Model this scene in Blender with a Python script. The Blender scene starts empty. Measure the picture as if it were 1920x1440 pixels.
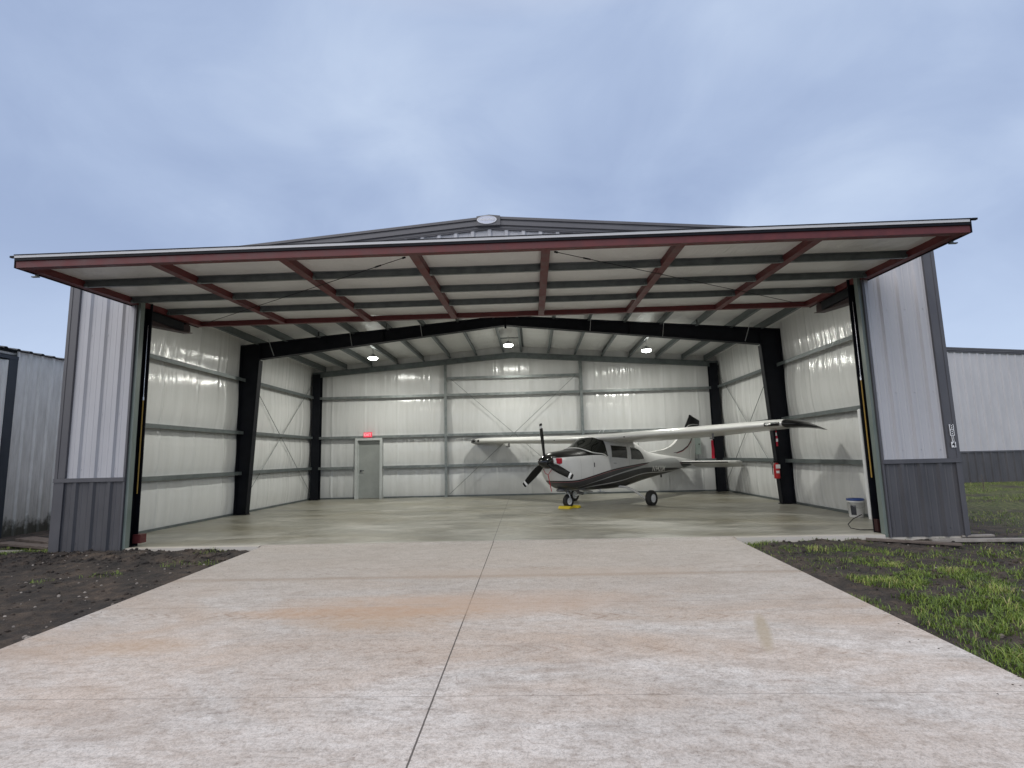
import bpy, bmesh, math, random
from mathutils import Vector, Matrix, noise
R = math.radians
rnd = random.Random(7)
S = bpy.context.scene
COL = S.collection

# ------------------------------------------------------------------ camera
cd = bpy.data.cameras.new('camera'); cam = bpy.data.objects.new('camera', cd); COL.objects.link(cam); S.camera = cam
cd.sensor_width = 36; cd.lens = 1013.65 / 1920 * 36; cd.clip_start = .05; cd.clip_end = 3000
_p, _r, _y = R(7.573), R(-1.369), R(-2.03)
fw = Vector((math.sin(_y) * math.cos(_p), math.cos(_y) * math.cos(_p), math.sin(_p)))
rt = fw.cross(Vector((0, 0, 1))).normalized(); up = rt.cross(fw)
r2 = rt * math.cos(_r) + up * math.sin(_r); u2 = up * math.cos(_r) - rt * math.sin(_r)
M = Matrix((r2, u2, -fw)).transposed().to_4x4(); M.translation = (0.661, -9.198, 1.406)
cam.matrix_world = M

# ------------------------------------------------------------------ world, sun, exposure
S.view_settings.view_transform = 'Standard'; S.view_settings.look = 'None'
S.view_settings.exposure = 0.0; S.view_settings.gamma = 1
SUN_EL, SUN_AZ = 40, 212      # soft light from behind the camera
w = bpy.data.worlds.new('World'); S.world = w; w.use_nodes = True
wt = w.node_tree; wn = wt.nodes; wl = wt.links; wn.clear()
def N(nt, kind, **kw):
    n = nt.nodes.new(kind)
    for k, v in kw.items():
        if k.startswith('_'): setattr(n, k[1:], v)
        else: n.inputs[k].default_value = v
    return n
def ramp(nt, fac, stops, interp='LINEAR'):
    n = nt.nodes.new('ShaderNodeValToRGB'); cr = n.color_ramp; cr.interpolation = interp
    while len(cr.elements) < len(stops): cr.elements.new(.5)
    for e, (p, c) in zip(cr.elements, stops):
        e.position = p; e.color = (c, c, c, 1) if isinstance(c, (int, float)) else (*c, 1)
    nt.links.new(fac, n.inputs[0]); return n.outputs[0]
def mixc(nt, fac, a, b, mode='MIX'):
    n = nt.nodes.new('ShaderNodeMix'); n.data_type = 'RGBA'; n.blend_type = mode
    for ii, v in ((0, fac), (6, a), (7, b)):
        s = n.inputs[ii]
        if hasattr(v, 'is_linked'): nt.links.new(v, s)
        elif ii == 0: s.default_value = v
        elif isinstance(v, (int, float)): s.default_value = (v, v, v, 1)
        else: s.default_value = (*v, 1) if len(v) == 3 else v
    return n.outputs[2]
def math_(nt, op, a, b=0, c=0):
    n = nt.nodes.new('ShaderNodeMath'); n.operation = op
    for s, v in zip(n.inputs, (a, b, c)):
        if hasattr(v, 'is_linked'): nt.links.new(v, s)
        else: s.default_value = v
    return n.outputs[0]
sky = N(wt, 'ShaderNodeTexSky', _sky_type='NISHITA', _sun_disc=False, _sun_elevation=R(SUN_EL), _sun_rotation=R(SUN_AZ))
tc = N(wt, 'ShaderNodeTexCoord'); sep = N(wt, 'ShaderNodeSeparateXYZ'); wl.new(tc.outputs['Generated'], sep.inputs[0])
# cloud layer: project the direction on a ceiling plane
zz = math_(wt, 'ADD', math_(wt, 'MAXIMUM', sep.outputs['Z'], 0.0), .32)
cx = math_(wt, 'DIVIDE', sep.outputs['X'], zz); cy = math_(wt, 'DIVIDE', sep.outputs['Y'], zz)
cmb = N(wt, 'ShaderNodeCombineXYZ'); wl.new(cx, cmb.inputs[0]); wl.new(cy, cmb.inputs[1])
def wnoise(scale, detail, rough, off, dist=0.):
    mp = N(wt, 'ShaderNodeMapping'); mp.inputs['Location'].default_value = off; wl.new(cmb.outputs[0], mp.inputs[0])
    n = N(wt, 'ShaderNodeTexNoise', Scale=scale, Detail=detail, Roughness=rough, Distortion=dist); wl.new(mp.outputs[0], n.inputs['Vector']); return n.outputs['Fac']
n1 = wnoise(1.25, 3, .5, (3.1, 1.7, 0), .3); n2 = wnoise(2.9, 8, .58, (0.3, 5.2, 2), .5)
nn = math_(wt, 'ADD', math_(wt, 'MULTIPLY', n1, .70), math_(wt, 'MULTIPLY', n2, .30))
cl = ramp(wt, nn, [(.35, (3.45, 4.4, 6.6)), (.49, (4.4, 5.45, 7.65)), (.63, (5.8, 6.9, 8.9))])
hor = ramp(wt, sep.outputs['Z'], [(0., 1.), (.16, .75), (.30, .15), (.44, 0.)])
cl = mixc(wt, hor, cl, (5.9, 7.1, 9.3))
zen = ramp(wt, sep.outputs['Z'], [(.66, 0.), (.95, 1.)])
cl = mixc(wt, zen, cl, (10.5, 10.0, 9.8))
skm = mixc(wt, .93, sky.outputs[0], cl)
bg = N(wt, 'ShaderNodeBackground', Strength=.1); wl.new(skm, bg.inputs[0])
wo = N(wt, 'ShaderNodeOutputWorld'); wl.new(bg.outputs[0], wo.inputs[0])
sd = bpy.data.lights.new('sun', 'SUN'); sd.energy = 1.85; sd.angle = R(70); sd.color = (1, .915, .82)
so = bpy.data.objects.new('sun', sd); COL.objects.link(so)
so.rotation_euler = (R(90 - SUN_EL), 0, R(180 - SUN_AZ))   # shines from behind the camera

# ------------------------------------------------------------------ materials
MATS = {}
def mat(name, col=(.5, .5, .5), rough=.5, metal=0., build=None, **kw):
    m = bpy.data.materials.new(name); m.use_nodes = True; nt = m.node_tree
    b = nt.nodes['Principled BSDF']; b.inputs['Base Color'].default_value = (*col, 1)
    b.inputs['Roughness'].default_value = rough; b.inputs['Metallic'].default_value = metal
    for k, v in kw.items(): b.inputs[k.replace('_', ' ')].default_value = v
    if build: build(nt, b)
    MATS[name] = m; return m
def objco(nt, scale=(1, 1, 1)):
    t = N(nt, 'ShaderNodeTexCoord'); mp = N(nt, 'ShaderNodeMapping'); mp.inputs['Scale'].default_value = scale
    nt.links.new(t.outputs['Object'], mp.inputs[0]); return mp.outputs[0]
def noi(nt, scale=(1, 1, 1), s=1., detail=4, rough=.5, dist=0.):
    n = N(nt, 'ShaderNodeTexNoise', Scale=s, Detail=detail, Roughness=rough, Distortion=dist)
    nt.links.new(objco(nt, scale), n.inputs['Vector']); return n.outputs['Fac']
def bump(nt, b, h, strength=.3, dist=.01):
    n = N(nt, 'ShaderNodeBump', Strength=strength, Distance=dist); nt.links.new(h, n.inputs['Height'])
    nt.links.new(n.outputs[0], b.inputs['Normal'])
def wear(c1, c2, s=3., scale=(1, 1, 1), r=(.35, .55), lo=.35, hi=.65, bstr=0.):
    def f(nt, b):
        n = noi(nt, scale, s, 5, .6)
        nt.links.new(ramp(nt, n, [(lo, c1), (hi, c2)]), b.inputs['Base Color'])
        nt.links.new(ramp(nt, n, [(.3, r[0]), (.7, r[1])]), b.inputs['Roughness'])
        if bstr: bump(nt, b, n, bstr, .004)
    return f
def sep_obj(nt):
    t = N(nt, 'ShaderNodeTexCoord'); s = N(nt, 'ShaderNodeSeparateXYZ'); nt.links.new(t.outputs['Object'], s.inputs[0]); return s
mat('siding', build=wear((.43, .435, .46), (.475, .48, .505), 2.2, (1, 1, .35), (.5, .6)))
mat('wainscot', build=wear((.066, .066, .073), (.086, .086, .094), 2.5, (1, 1, .4), (.38, .5)))
mat('trim', build=wear((.078, .078, .088), (.098, .098, .108), 2.5, (1, 1, .4), (.35, .5)))
mat('jamb_green', build=wear((.13, .165, .15), (.17, .205, .19), 3, (1, 1, .5), (.3, .45)))
mat('frame_black', build=wear((.004, .005, .008), (.008, .009, .013), 4, (1, 1, 1), (.45, .6)), Specular_IOR_Level=.18)
mat('red_primer', build=wear((.082, .013, .014), (.13, .026, .027), 5, (1, 1, 1), (.42, .65)))
mat('red_dark', (.028, .006, .007), .6)
mat('galv', build=wear((.16, .18, .18), (.25, .27, .265), 6, (1, 1, 1), (.32, .5)), metal=.35)
mat('galv_dark', build=wear((.10, .118, .12), (.155, .175, .175), 5, (1, 1, 1), (.34, .55)), metal=.3)
mat('galv_bright', (.55, .57, .58), .3, .5)
def insul(nt, b):
    s = sep_obj(nt)
    wr = noi(nt, (11, 11, .5), 1.6, 4, .55, .35)       # vertical wrinkles of the vinyl facing
    wr2 = noi(nt, (1, 1, .5), 1.1, 3, .5)
    h = math_(nt, 'ADD', math_(nt, 'MULTIPLY', wr, .55), math_(nt, 'MULTIPLY', wr2, 1.6))
    bump(nt, b, h, .6, .018)
    st = noi(nt, (3, 3, .3), 1.3, 5, .6)
    nt.links.new(ramp(nt, st, [(.3, (.60, .605, .59)), (.7, (.68, .685, .675))]), b.inputs['Base Color'])
mat('insulation', rough=.15, build=insul)
def insul2(nt, b):
    wr = noi(nt, (1, 1, 1), 2.3, 4, .55, 1.2); wr2 = noi(nt, (6, 1.0, 1), 1.5, 4, .6, .8)
    bump(nt, b, math_(nt, 'ADD', wr, math_(nt, 'MULTIPLY', wr2, .5)), .7, .05)
    nt.links.new(ramp(nt, noi(nt, (1, 1, 1), 1.2, 4), [(.3, (.63, .63, .615)), (.7, (.71, .71, .695))]), b.inputs['Base Color'])
mat('insulation_roof', rough=.34, build=insul2)
def floorm(nt, b):
    s = sep_obj(nt)
    n1 = noi(nt, (.5, 1.3, 1), 1.1, 7, .62, .8); n2 = noi(nt, (1, 2.2, 1), 3., 7, .68, .5); n3 = noi(nt, (.5, .9, 1), .8, 3)
    c = ramp(nt, n1, [(.33, (.22, .21, .175)), (.5, (.34, .33, .28)), (.66, (.46, .445, .395))])
    c = mixc(nt, ramp(nt, n3, [(.45, 0.), (.62, .55)]), c, (.25, .225, .155))
    c = mixc(nt, .55, c, ramp(nt, n2, [(.3, .3), (.7, 1.05)]), 'MULTIPLY')
    ed = ramp(nt, math_(nt, 'ADD', s.outputs['Y'], math_(nt, 'MULTIPLY', n2, .22)), [(.16, 1.), (.34, .0)])
    c = mixc(nt, math_(nt, 'MULTIPLY', ed, .75), c, (.66, .62, .56))
    jl = math_(nt, 'LESS_THAN', math_(nt, 'ABSOLUTE', math_(nt, 'ADD', s.outputs['X'], math_(nt, 'MULTIPLY_ADD', s.outputs['Y'], .0145, .045))), .007)
    c = mixc(nt, math_(nt, 'MULTIPLY', jl, .7), c, (.06, .055, .05))
    nt.links.new(c, b.inputs['Base Color'])
    nt.links.new(ramp(nt, n1, [(.3, .28), (.7, .5)]), b.inputs['Roughness']); bump(nt, b, n2, .12, .004)
mat('floor', build=floorm)
def drivem(nt, b):
    s = sep_obj(nt); X, Y = s.outputs['X'], s.outputs['Y']
    br = noi(nt, (.9, 1.9, 1), 2.6, 10, .7, .9); fine = noi(nt, (1, 1, 1), 60, 3, .6); mid = noi(nt, (.7, 1.3, 1), 1.9, 8, .64, 1.1)
    hair = noi(nt, (.7, 7., 1), 3.2, 8, .7, .6); speck = noi(nt, (1, 1, 1), 150, 2, .5); cloud = noi(nt, (.8, 1, 1), .55, 4, .55, .4)
    c = ramp(nt, br, [(.25, (.55, .52, .49)), (.48, (.665, .635, .61)), (.72, (.76, .735, .715))])
    c = mixc(nt, .4, c, ramp(nt, hair, [(.36, .6), (.5, 1.)]), 'MULTIPLY')
    gr_ = noi(nt, (1, 1.3, 1), 21, 6, .7, .3); c = mixc(nt, .6, c, ramp(nt, gr_, [(.36, (.60, .56, .53)), (.50, (1., 1., 1.))]), 'MULTIPLY')
    mot = noi(nt, (1, 1.5, 1), 7.5, 9, .72, .4); c = mixc(nt, .6, c, ramp(nt, mot, [(.36, (.62, .58, .55)), (.52, (1., 1., 1.))]), 'MULTIPLY')
    c = mixc(nt, .5, c, ramp(nt, cloud, [(.35, .72), (.6, 1.06)]), 'MULTIPLY')
    big = noi(nt, (.33, .7, 1), 1.0, 7, .66, 1.3)
    band = ramp(nt, math_(nt, 'MULTIPLY', math_(nt, 'ABSOLUTE', math_(nt, 'ADD', Y, 3.9)), .25), [(.1, 1.), (.62, .3)])
    cl_ = math_(nt, 'MULTIPLY', ramp(nt, big, [(.40, 0.), (.66, .72)]), band)
    c = mixc(nt, cl_, c, (.50, .37, .275))
    c = mixc(nt, ramp(nt, mid, [(.53, 0.), (.72, .55)]), c, (.36, .30, .26))
    mr = N(nt, 'ShaderNodeMapRange'); mr.inputs[1].default_value = -4.6; mr.inputs[2].default_value = -1.4
    nt.links.new(math_(nt, 'ADD', Y, math_(nt, 'MULTIPLY', mid, .8)), mr.inputs[0]); c = mixc(nt, math_(nt, 'MULTIPLY', mr.outputs[0], .58), c, (.40, .355, .31))
    bd = ramp(nt, math_(nt, 'MULTIPLY', math_(nt, 'ABSOLUTE', math_(nt, 'ADD', math_(nt, 'ADD', Y, 2.14), math_(nt, 'MULTIPLY', mid, .05))), 4.), [(.0, .55), (.45, 0.)]); c = mixc(nt, bd, c, (.33, .26, .20))
    c = mixc(nt, .6, c, ramp(nt, fine, [(.28, .55), (.55, 1.05)]), 'MULTIPLY')
    c = mixc(nt, .45, c, ramp(nt, speck, [(.32, .3), (.46, 1.)]), 'MULTIPLY')
    # hairline scratches and scuffs
    vo = N(nt, 'ShaderNodeTexVoronoi', _feature='DISTANCE_TO_EDGE', Scale=.85)
    wv = N(nt, 'ShaderNodeVectorMath', _operation='ADD'); nt.links.new(objco(nt, (1, 1.6, 1)), wv.inputs[0])
    nz = N(nt, 'ShaderNodeTexNoise', Scale=1.6, Detail=5., Roughness=.6); nt.links.new(objco(nt), nz.inputs['Vector']); nt.links.new(nz.outputs['Color'], wv.inputs[1]); nt.links.new(wv.outputs[0], vo.inputs['Vector'])
    hl = math_(nt, 'MULTIPLY', ramp(nt, vo.outputs['Distance'], [(.0, 1.), (.008, 0.)]), ramp(nt, noi(nt, (1, 1, 1), 1.3, 4, .6), [(.54, 0.), (.62, .55)]))
    c = mixc(nt, hl, c, (.25, .19, .16))
    # tyre tread prints: short slanted bars in two rows across the slab
    for yr, amp in ((-1.72, .35), (-3.72, .55), (-4.55, .3)):
        yy = math_(nt, 'ADD', math_(nt, 'ADD', Y, -yr), math_(nt, 'MULTIPLY', X, .035)); ay = math_(nt, 'ABSOLUTE', yy)
        ph = math_(nt, 'FRACT', math_(nt, 'ADD', math_(nt, 'MULTIPLY', X, 6.2), math_(nt, 'MULTIPLY', ay, 9.)))
        tr = math_(nt, 'MULTIPLY', math_(nt, 'LESS_THAN', ph, .3), math_(nt, 'LESS_THAN', ay, .085))
        c = mixc(nt, math_(nt, 'MULTIPLY', math_(nt, 'MULTIPLY', tr, ramp(nt, mid, [(.42, 0.), (.60, 1.)])), amp), c, (.27, .19, .14))
    # joints
    def line(expr, wd, op=.75):
        nonlocal c
        jl = math_(nt, 'LESS_THAN', math_(nt, 'ABSOLUTE', expr), wd); c = mixc(nt, math_(nt, 'MULTIPLY', jl, op), c, (.07, .06, .055))
    line(math_(nt, 'ADD', math_(nt, 'ADD', X, .045), math_(nt, 'MULTIPLY', math_(nt, 'SUBTRACT', gr_, .5), .006)), .0058, .9)
    wob = math_(nt, 'MULTIPLY', mid, .02)
    for yj in (-2.10, -3.30, -5.36): line(math_(nt, 'ADD', math_(nt, 'ADD', Y, -yj), wob), .005 if yj != -3.3 else .006, .33)
    # small stain seen right of the joint, plus a scuff
    def spot(x, y, rx, ry, colr, op, sh=1.6, sk=0.):
        nonlocal c
        dx = math_(nt, 'DIVIDE', math_(nt, 'SUBTRACT', math_(nt, 'MULTIPLY_ADD', Y, -sk, X), x - sk * y), rx); dy = math_(nt, 'DIVIDE', math_(nt, 'SUBTRACT', Y, y), ry)
        d = math_(nt, 'ADD', math_(nt, 'MULTIPLY', dx, dx), math_(nt, 'MULTIPLY', dy, dy))
        d = math_(nt, 'ADD', d, math_(nt, 'MULTIPLY', math_(nt, 'ADD', mid, math_(nt, 'MULTIPLY', mot, .8)), sh))
        c = mixc(nt, math_(nt, 'MULTIPLY', ramp(nt, math_(nt, 'MULTIPLY', d, .35), [(.30, 1.), (.95, 0.)]), op), c, colr)
    spot(2.6, -4.22, .05, .36, (.38, .32, .23), .7, .4, .315)
    spot(-2.75, -4.42, .55, .22, (.47, .33, .22), .75); spot(-3.75, -4.62, .32, .22, (.40, .32, .26), .65); spot(-.9, -3.45, 1.5, .5, (.52, .38, .28), .6)
    spot(.35, -3.25, 1.7, .45, (.49, .36, .275), .7); spot(.6, -2.0, 2.2, .3, (.45, .36, .29), .6); spot(-1.2, -3.55, 1.3, .22, (.45, .29, .18), .8); spot(-.9, -3.9, .8, .25, (.45, .31, .2), .6)
    nt.links.new(c, b.inputs['Base Color']); b.inputs['Roughness'].default_value = .82
    bump(nt, b, math_(nt, 'ADD', br, math_(nt, 'MULTIPLY', fine, .6)), .35, .004)
mat('driveway', build=drivem)
def dirtm(nt, b):
    n = noi(nt, (1, 1, 1), 3.5, 8, .7); f = noi(nt, (1, 1, 1), 38, 6, .7)
    c = ramp(nt, n, [(.30, (.020, .018, .018)), (.46, (.044, .037, .033)), (.58, (.080, .062, .050)), (.74, (.14, .105, .08))])
    c = mixc(nt, .55, c, ramp(nt, f, [(.3, .35), (.62, 1.25)]), 'MULTIPLY')
    g = noi(nt, (1, 1, 1), .55, 4, .6)
    s = sep_obj(nt)
    mr = N(nt, 'ShaderNodeMapRange'); mr.inputs[1].default_value = 8.5; mr.inputs[2].default_value = 12.0; nt.links.new(s.outputs['X'], mr.inputs[0])
    gr = ramp(nt, noi(nt, (1, 1, 1), 9., 8, .75), [(.38, (.03, .04, .014)), (.5, (.09, .12, .03)), (.62, (.20, .19, .085))])
    c = mixc(nt, math_(nt, 'MULTIPLY', mr.outputs[0], ramp(nt, g, [(.36, 0.), (.5, .8)])), c, gr)
    nt.links.new(c, b.inputs['Base Color']); b.inputs['Roughness'].default_value = .93
    bump(nt, b, math_(nt, 'ADD', f, n), 1., .03)
mat('dirt', build=dirtm)
def grassm(nt, b):
    a = N(nt, 'ShaderNodeAttribute', _attribute_name='tint')
    nt.links.new(ramp(nt, a.outputs['Fac'], [(0., (.035, .06, .012)), (.4, (.10, .165, .022)), (.8, (.21, .29, .04)), (1., (.40, .36, .16))]), b.inputs['Base Color'])
mat('grass', rough=.55, build=grassm)
mat('stone', build=wear((.12, .10, .085), (.62, .58, .53), 2.6, r=(.7, .9), lo=.46, hi=.74))
mat('plank', build=wear((.085, .066, .056), (.17, .14, .12), 4, (1, 8, 1), (.7, .9)))
mat('plank_pale', build=wear((.22, .2, .18), (.36, .34, .31), 4, (1, 8, 1), (.7, .9)))
def oldm(nt, b):
    s = sep_obj(nt); n = noi(nt, (3, 3, .6), 2.2, 7, .65); n2 = noi(nt, (4, 4, 2.2), 1.6, 6, .65)
    c = ramp(nt, n, [(.3, (.62, .61, .57)), (.6, (.80, .79, .75)), (.8, (.86, .85, .81))])
    z = math_(nt, 'SUBTRACT', math_(nt, 'ADD', s.outputs['Z'], .14), math_(nt, 'MULTIPLY', n2, .85))
    c = mixc(nt, ramp(nt, z, [(.0, 0.), (.5, 0.)]), c, c)
    mr = N(nt, 'ShaderNodeMapRange'); mr.inputs[1].default_value = .0; mr.inputs[2].default_value = -.22; nt.links.new(z, mr.inputs[0])
    c = mixc(nt, mr.outputs[0], c, (.035, .033, .028))
    mr2 = N(nt, 'ShaderNodeMapRange'); mr2.inputs[1].default_value = .9; mr2.inputs[2].default_value = -.1; nt.links.new(z, mr2.inputs[0])
    c = mixc(nt, math_(nt, 'MULTIPLY', mr2.outputs[0], .35), c, (.20, .20, .15))
    nt.links.new(c, b.inputs['Base Color']); b.inputs['Roughness'].default_value = .5
mat('old_siding', build=oldm)
mat('old_dark', build=wear((.028, .035, .045), (.05, .058, .07), 3, (1, 1, .4), (.5, .7)))
mat('door_paint', build=wear((.27, .285, .27), (.31, .325, .31), 3, r=(.4, .5)))
mat('door_frame', build=wear((.42, .44, .43), (.5, .52, .51), 3, r=(.35, .5)))
mat('white_paint', (.72, .73, .74), .3)
mat('edge_paint', (.52, .53, .55), .4)
mat('plastic_white', build=wear((.62, .62, .61), (.72, .72, .71), 6, r=(.35, .5)))
mat('blue_lid', (.012, .05, .22), .4)
mat('label_dark', (.03, .032, .04), .5)
mat('yellow', (.62, .47, .02), .5)
mat('yellow_rod', (.42, .27, .05), .4)
mat('red_plastic', (.38, .008, .012), .4)
mat('red_cloth', (.42, .01, .03), .8)
mat('white_tag', (.72, .70, .69), .6)
mat('black', (.006, .006, .0065), .3, Specular_IOR_Level=.35)
mat('rubber', build=wear((.012, .012, .012), (.024, .023, .022), 14, r=(.6, .8)))
mat('chrome', (.62, .62, .63), .18, .9)
mat('led', (1, 1, 1), .5, Emission_Color=(.95, 1, .93, 1), Emission_Strength=38.)
mat('exit_red', (.5, .04, .06), .4, Emission_Color=(1., .10, .14, 1), Emission_Strength=.55)
mat('exit_letters', (.8, .2, .25), .4, Emission_Color=(1., .45, .5, 1), Emission_Strength=1.0)
mat('number_white', (.75, .76, .78), .5)
mat('emblem_metal', (.40, .43, .52), .35, .3)
mat('box_green', build=wear((.20, .24, .22), (.25, .29, .27), 5, r=(.4, .5)))
mat('lens', (.8, .8, .78), .08, .2)
mat('glass', (.009, .010, .009), .06, Specular_IOR_Level=.42)
mat('spinner', (.008, .008, .008), .14, Coat_Weight=.5)
mat('blade', (.005, .005, .0055), .42, Specular_IOR_Level=.25)
mat('ac_white', (.63, .63, .61), .28)
mat('ac_grey', (.13, .13, .135), .3)
def fcurve(nt, x, pts, x0=-7.2, x1=1.3):
    """Z of a stripe edge as a function of X, evaluated by a Float Curve."""
    mr = N(nt, 'ShaderNodeMapRange'); mr.inputs[1].default_value = x0; mr.inputs[2].default_value = x1; nt.links.new(x, mr.inputs[0])
    n = nt.nodes.new('ShaderNodeFloatCurve'); cu = n.mapping.curves[0]
    pts = sorted(pts); ps = [((a - x0) / (x1 - x0), b / 2) for a, b in pts]
    while len(cu.points) < len(ps): cu.points.new(.5, .5)
    for q, (a, b_) in zip(cu.points, ps): q.location = (a, b_)
    n.mapping.update(); nt.links.new(mr.outputs[0], n.inputs['Value']); return math_(nt, 'MULTIPLY', n.outputs[0], 2)
def livery(nt, b):
    s = sep_obj(nt); X, Z = s.outputs['X'], s.outputs['Z']
    A = fcurve(nt, X, [(1.3, .40), (.3, .44), (-.33, .53), (-1.58, .66), (-2.83, .84), (-4.2, .875), (-5.5, .93), (-7.2, 1.0)])
    B = fcurve(nt, X, [(1.3, .74), (.6, .73), (.2, .745), (-.31, .83), (-1.22, 1.0), (-2.42, 1.13), (-3.3, 1.185), (-4.5, 1.19), (-7.2, 1.19)])
    S1 = fcurve(nt, X, [(1.3, .3), (.1, .55), (-.4, .655), (-1.71, .925), (-2.6, 1.06), (-3.06, 1.13), (-3.5, 1.22), (-4.4, 1.3), (-5.2, 1.3), (-5.6, 1.05), (-7.2, .9)])
    S2 = fcurve(nt, X, [(1.3, .3), (.1, .545), (-.4, .645), (-1.71, .89), (-2.6, 1.0), (-3.06, 1.03), (-3.5, 1.03), (-4.4, 1.01), (-5.2, 1.0), (-5.6, .97), (-7.2, .9)])
    T = fcurve(nt, X, [(1.3, 1.25), (.7, 1.315), (0., 1.36), (-.72, 1.39), (-1.0, 1.37), (-7.2, 1.37)])
    wh = ramp(nt, noi(nt, (1, 1, 1), 2.2, 5, .6), [(.3, (.58, .58, .575)), (.7, (.65, .65, .645))])
    dark = ramp(nt, math_(nt, 'SUBTRACT', B, Z), [(0., (.055, .055, .058)), (.4, (.022, .022, .024))])
    dk2 = (.028, .028, .03)
    c = wh
    def below(edge, off, colr):
        nonlocal c
        c = mixc(nt, math_(nt, 'LESS_THAN', Z, math_(nt, 'ADD', edge, off)), c, colr)
    below(B, 0., (.02, .018, .02)); below(B, -.034, (.30, .12, .13)); below(B, -.046, dark)
    below(S1, 0, (.36, .37, .37)); below(S2, 0, dk2); below(A, .022, (.5, .5, .5)); below(A, 0., (.012, .012, .013))
    top = math_(nt, 'MULTIPLY', math_(nt, 'GREATER_THAN', Z, T), math_(nt, 'GREATER_THAN', X, -.99))
    c = mixc(nt, top, c, (.008, .008, .008))
    # panel seams of cowl and door
    def seam(px, w_=.006, zlo=.5, zhi=1.36):
        nonlocal c
        d = math_(nt, 'LESS_THAN', math_(nt, 'ABSOLUTE', math_(nt, 'SUBTRACT', X, px)), w_ / 2)
        d = math_(nt, 'MULTIPLY', d, math_(nt, 'MULTIPLY', math_(nt, 'GREATER_THAN', Z, zlo), math_(nt, 'LESS_THAN', Z, zhi)))
        c = mixc(nt, math_(nt, 'MULTIPLY', d, .55), c, (.1, .1, .1))
    seam(-.42); seam(-1.15, .007, .6); seam(-2.05, .007, .6, 1.75); seam(.05, .005, .5, 1.3)
    nt.links.new(c, b.inputs['Base Color'])
mat('livery', rough=.3, build=livery, Specular_IOR_Level=.4)

# ------------------------------------------------------------------ mesh helpers
class MB:
    def __init__(s): s.v = []; s.f = []; s.m = []; s.mi = 0; s.sm = []
    def add(s, vs, fs, smooth=False):
        o = len(s.v); s.v += [tuple(p) for p in vs]
        for f in fs: s.f.append(tuple(o + i for i in f)); s.m.append(s.mi); s.sm.append(smooth)
        return s
    def box(s, x0, x1, y0, y1, z0, z1):
        x0, x1 = sorted((x0, x1)); y0, y1 = sorted((y0, y1)); z0, z1 = sorted((z0, z1))
        return s.add([(x, y, z) for z in (z0, z1) for y in (y0, y1) for x in (x0, x1)],
                     [(0, 2, 3, 1), (4, 5, 7, 6), (0, 1, 5, 4), (2, 6, 7, 3), (0, 4, 6, 2), (1, 3, 7, 5)])
    def prism(s, prof, a, b, fn):
        """extrude closed 2-D profile between parameters a and b; fn(u,v,t)->xyz"""
        n = len(prof)
        vs = [fn(u, v, a) for u, v in prof] + [fn(u, v, b) for u, v in prof]
        fs = [(i, (i + 1) % n, n + (i + 1) % n, n + i) for i in range(n)] + [tuple(range(n))[::-1], tuple(range(n, 2 * n))]
        return s.add(vs, fs)
    def bar(s, p, q, w, h=None, upv=(0, 0, 1)):
        h = h or w; p = Vector(p); q = Vector(q); d = (q - p).normalized(); uv = Vector(upv)
        if abs(d.dot(uv)) > .98: uv = Vector((1, 0, 0))
        a = d.cross(uv).normalized(); b = a.cross(d).normalized()
        c = [a * (sx * w / 2) + b * (sz * h / 2) for sx, sz in ((-1, -1), (1, -1), (1, 1), (-1, 1))]
        return s.add([p + k for k in c] + [q + k for k in c], [(3, 2, 1, 0), (4, 5, 6, 7)] + [(i, (i + 1) % 4, 4 + (i + 1) % 4, 4 + i) for i in range(4)])
    def tube(s, pts, r, n=8, caps=True, smooth=True):
        pts = [Vector(p) for p in pts]; rs = r if isinstance(r, (list, tuple)) else [r] * len(pts)
        vs = []; prev = None
        for i, p in enumerate(pts):
            d = (pts[min(i + 1, len(pts) - 1)] - pts[max(i - 1, 0)]).normalized()
            if prev is None: a = d.cross(Vector((0, 0, 1)) if abs(d.z) < .9 else Vector((1, 0, 0))).normalized()
            else: a = (prev - d * prev.dot(d)).normalized()
            prev = a; b = d.cross(a)
            vs += [p + (a * math.cos(t) + b * math.sin(t)) * rs[i] for t in [2 * math.pi * k / n for k in range(n)]]
        fs = [(i * n + k, i * n + (k + 1) % n, (i + 1) * n + (k + 1) % n, (i + 1) * n + k) for i in range(len(pts) - 1) for k in range(n)]
        s.add(vs, fs, smooth)
        if caps: s.add(vs[:n], [tuple(range(n))[::-1]]); s.add(vs[-n:], [tuple(range(n))])
        return s
    def lathe(s, prof, n=24, axis='z', c=(0, 0, 0), smooth=True):
        vs = []
        for r, h in prof:
            for k in range(n):
                t = 2 * math.pi * k / n; a, b = r * math.cos(t), r * math.sin(t)
                q = {'z': (a, b, h), 'x': (h, a, b), 'y': (a, h, b)}[axis]; vs.append((q[0] + c[0], q[1] + c[1], q[2] + c[2]))
        fs = [(i * n + k, i * n + (k + 1) % n, (i + 1) * n + (k + 1) % n, (i + 1) * n + k) for i in range(len(prof) - 1) for k in range(n)]
        return s.add(vs, fs, smooth)
    def build(s, name, m, parent=None, **tags):
        me = bpy.data.meshes.new(name); me.from_pydata(s.v, [], s.f)
        for mm in (m if isinstance(m, (list, tuple)) else [m]): me.materials.append(MATS[mm])
        me.polygons.foreach_set('material_index', s.m); me.polygons.foreach_set('use_smooth', s.sm); me.update()
        bm = bmesh.new(); bm.from_mesh(me); bmesh.ops.recalc_face_normals(bm, faces=bm.faces); bm.to_mesh(me); bm.free()
        o = bpy.data.objects.new(name, me); COL.objects.link(o)
        if parent: o.parent = parent
        for k, v in tags.items(): o[k] = v
        return o
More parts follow.
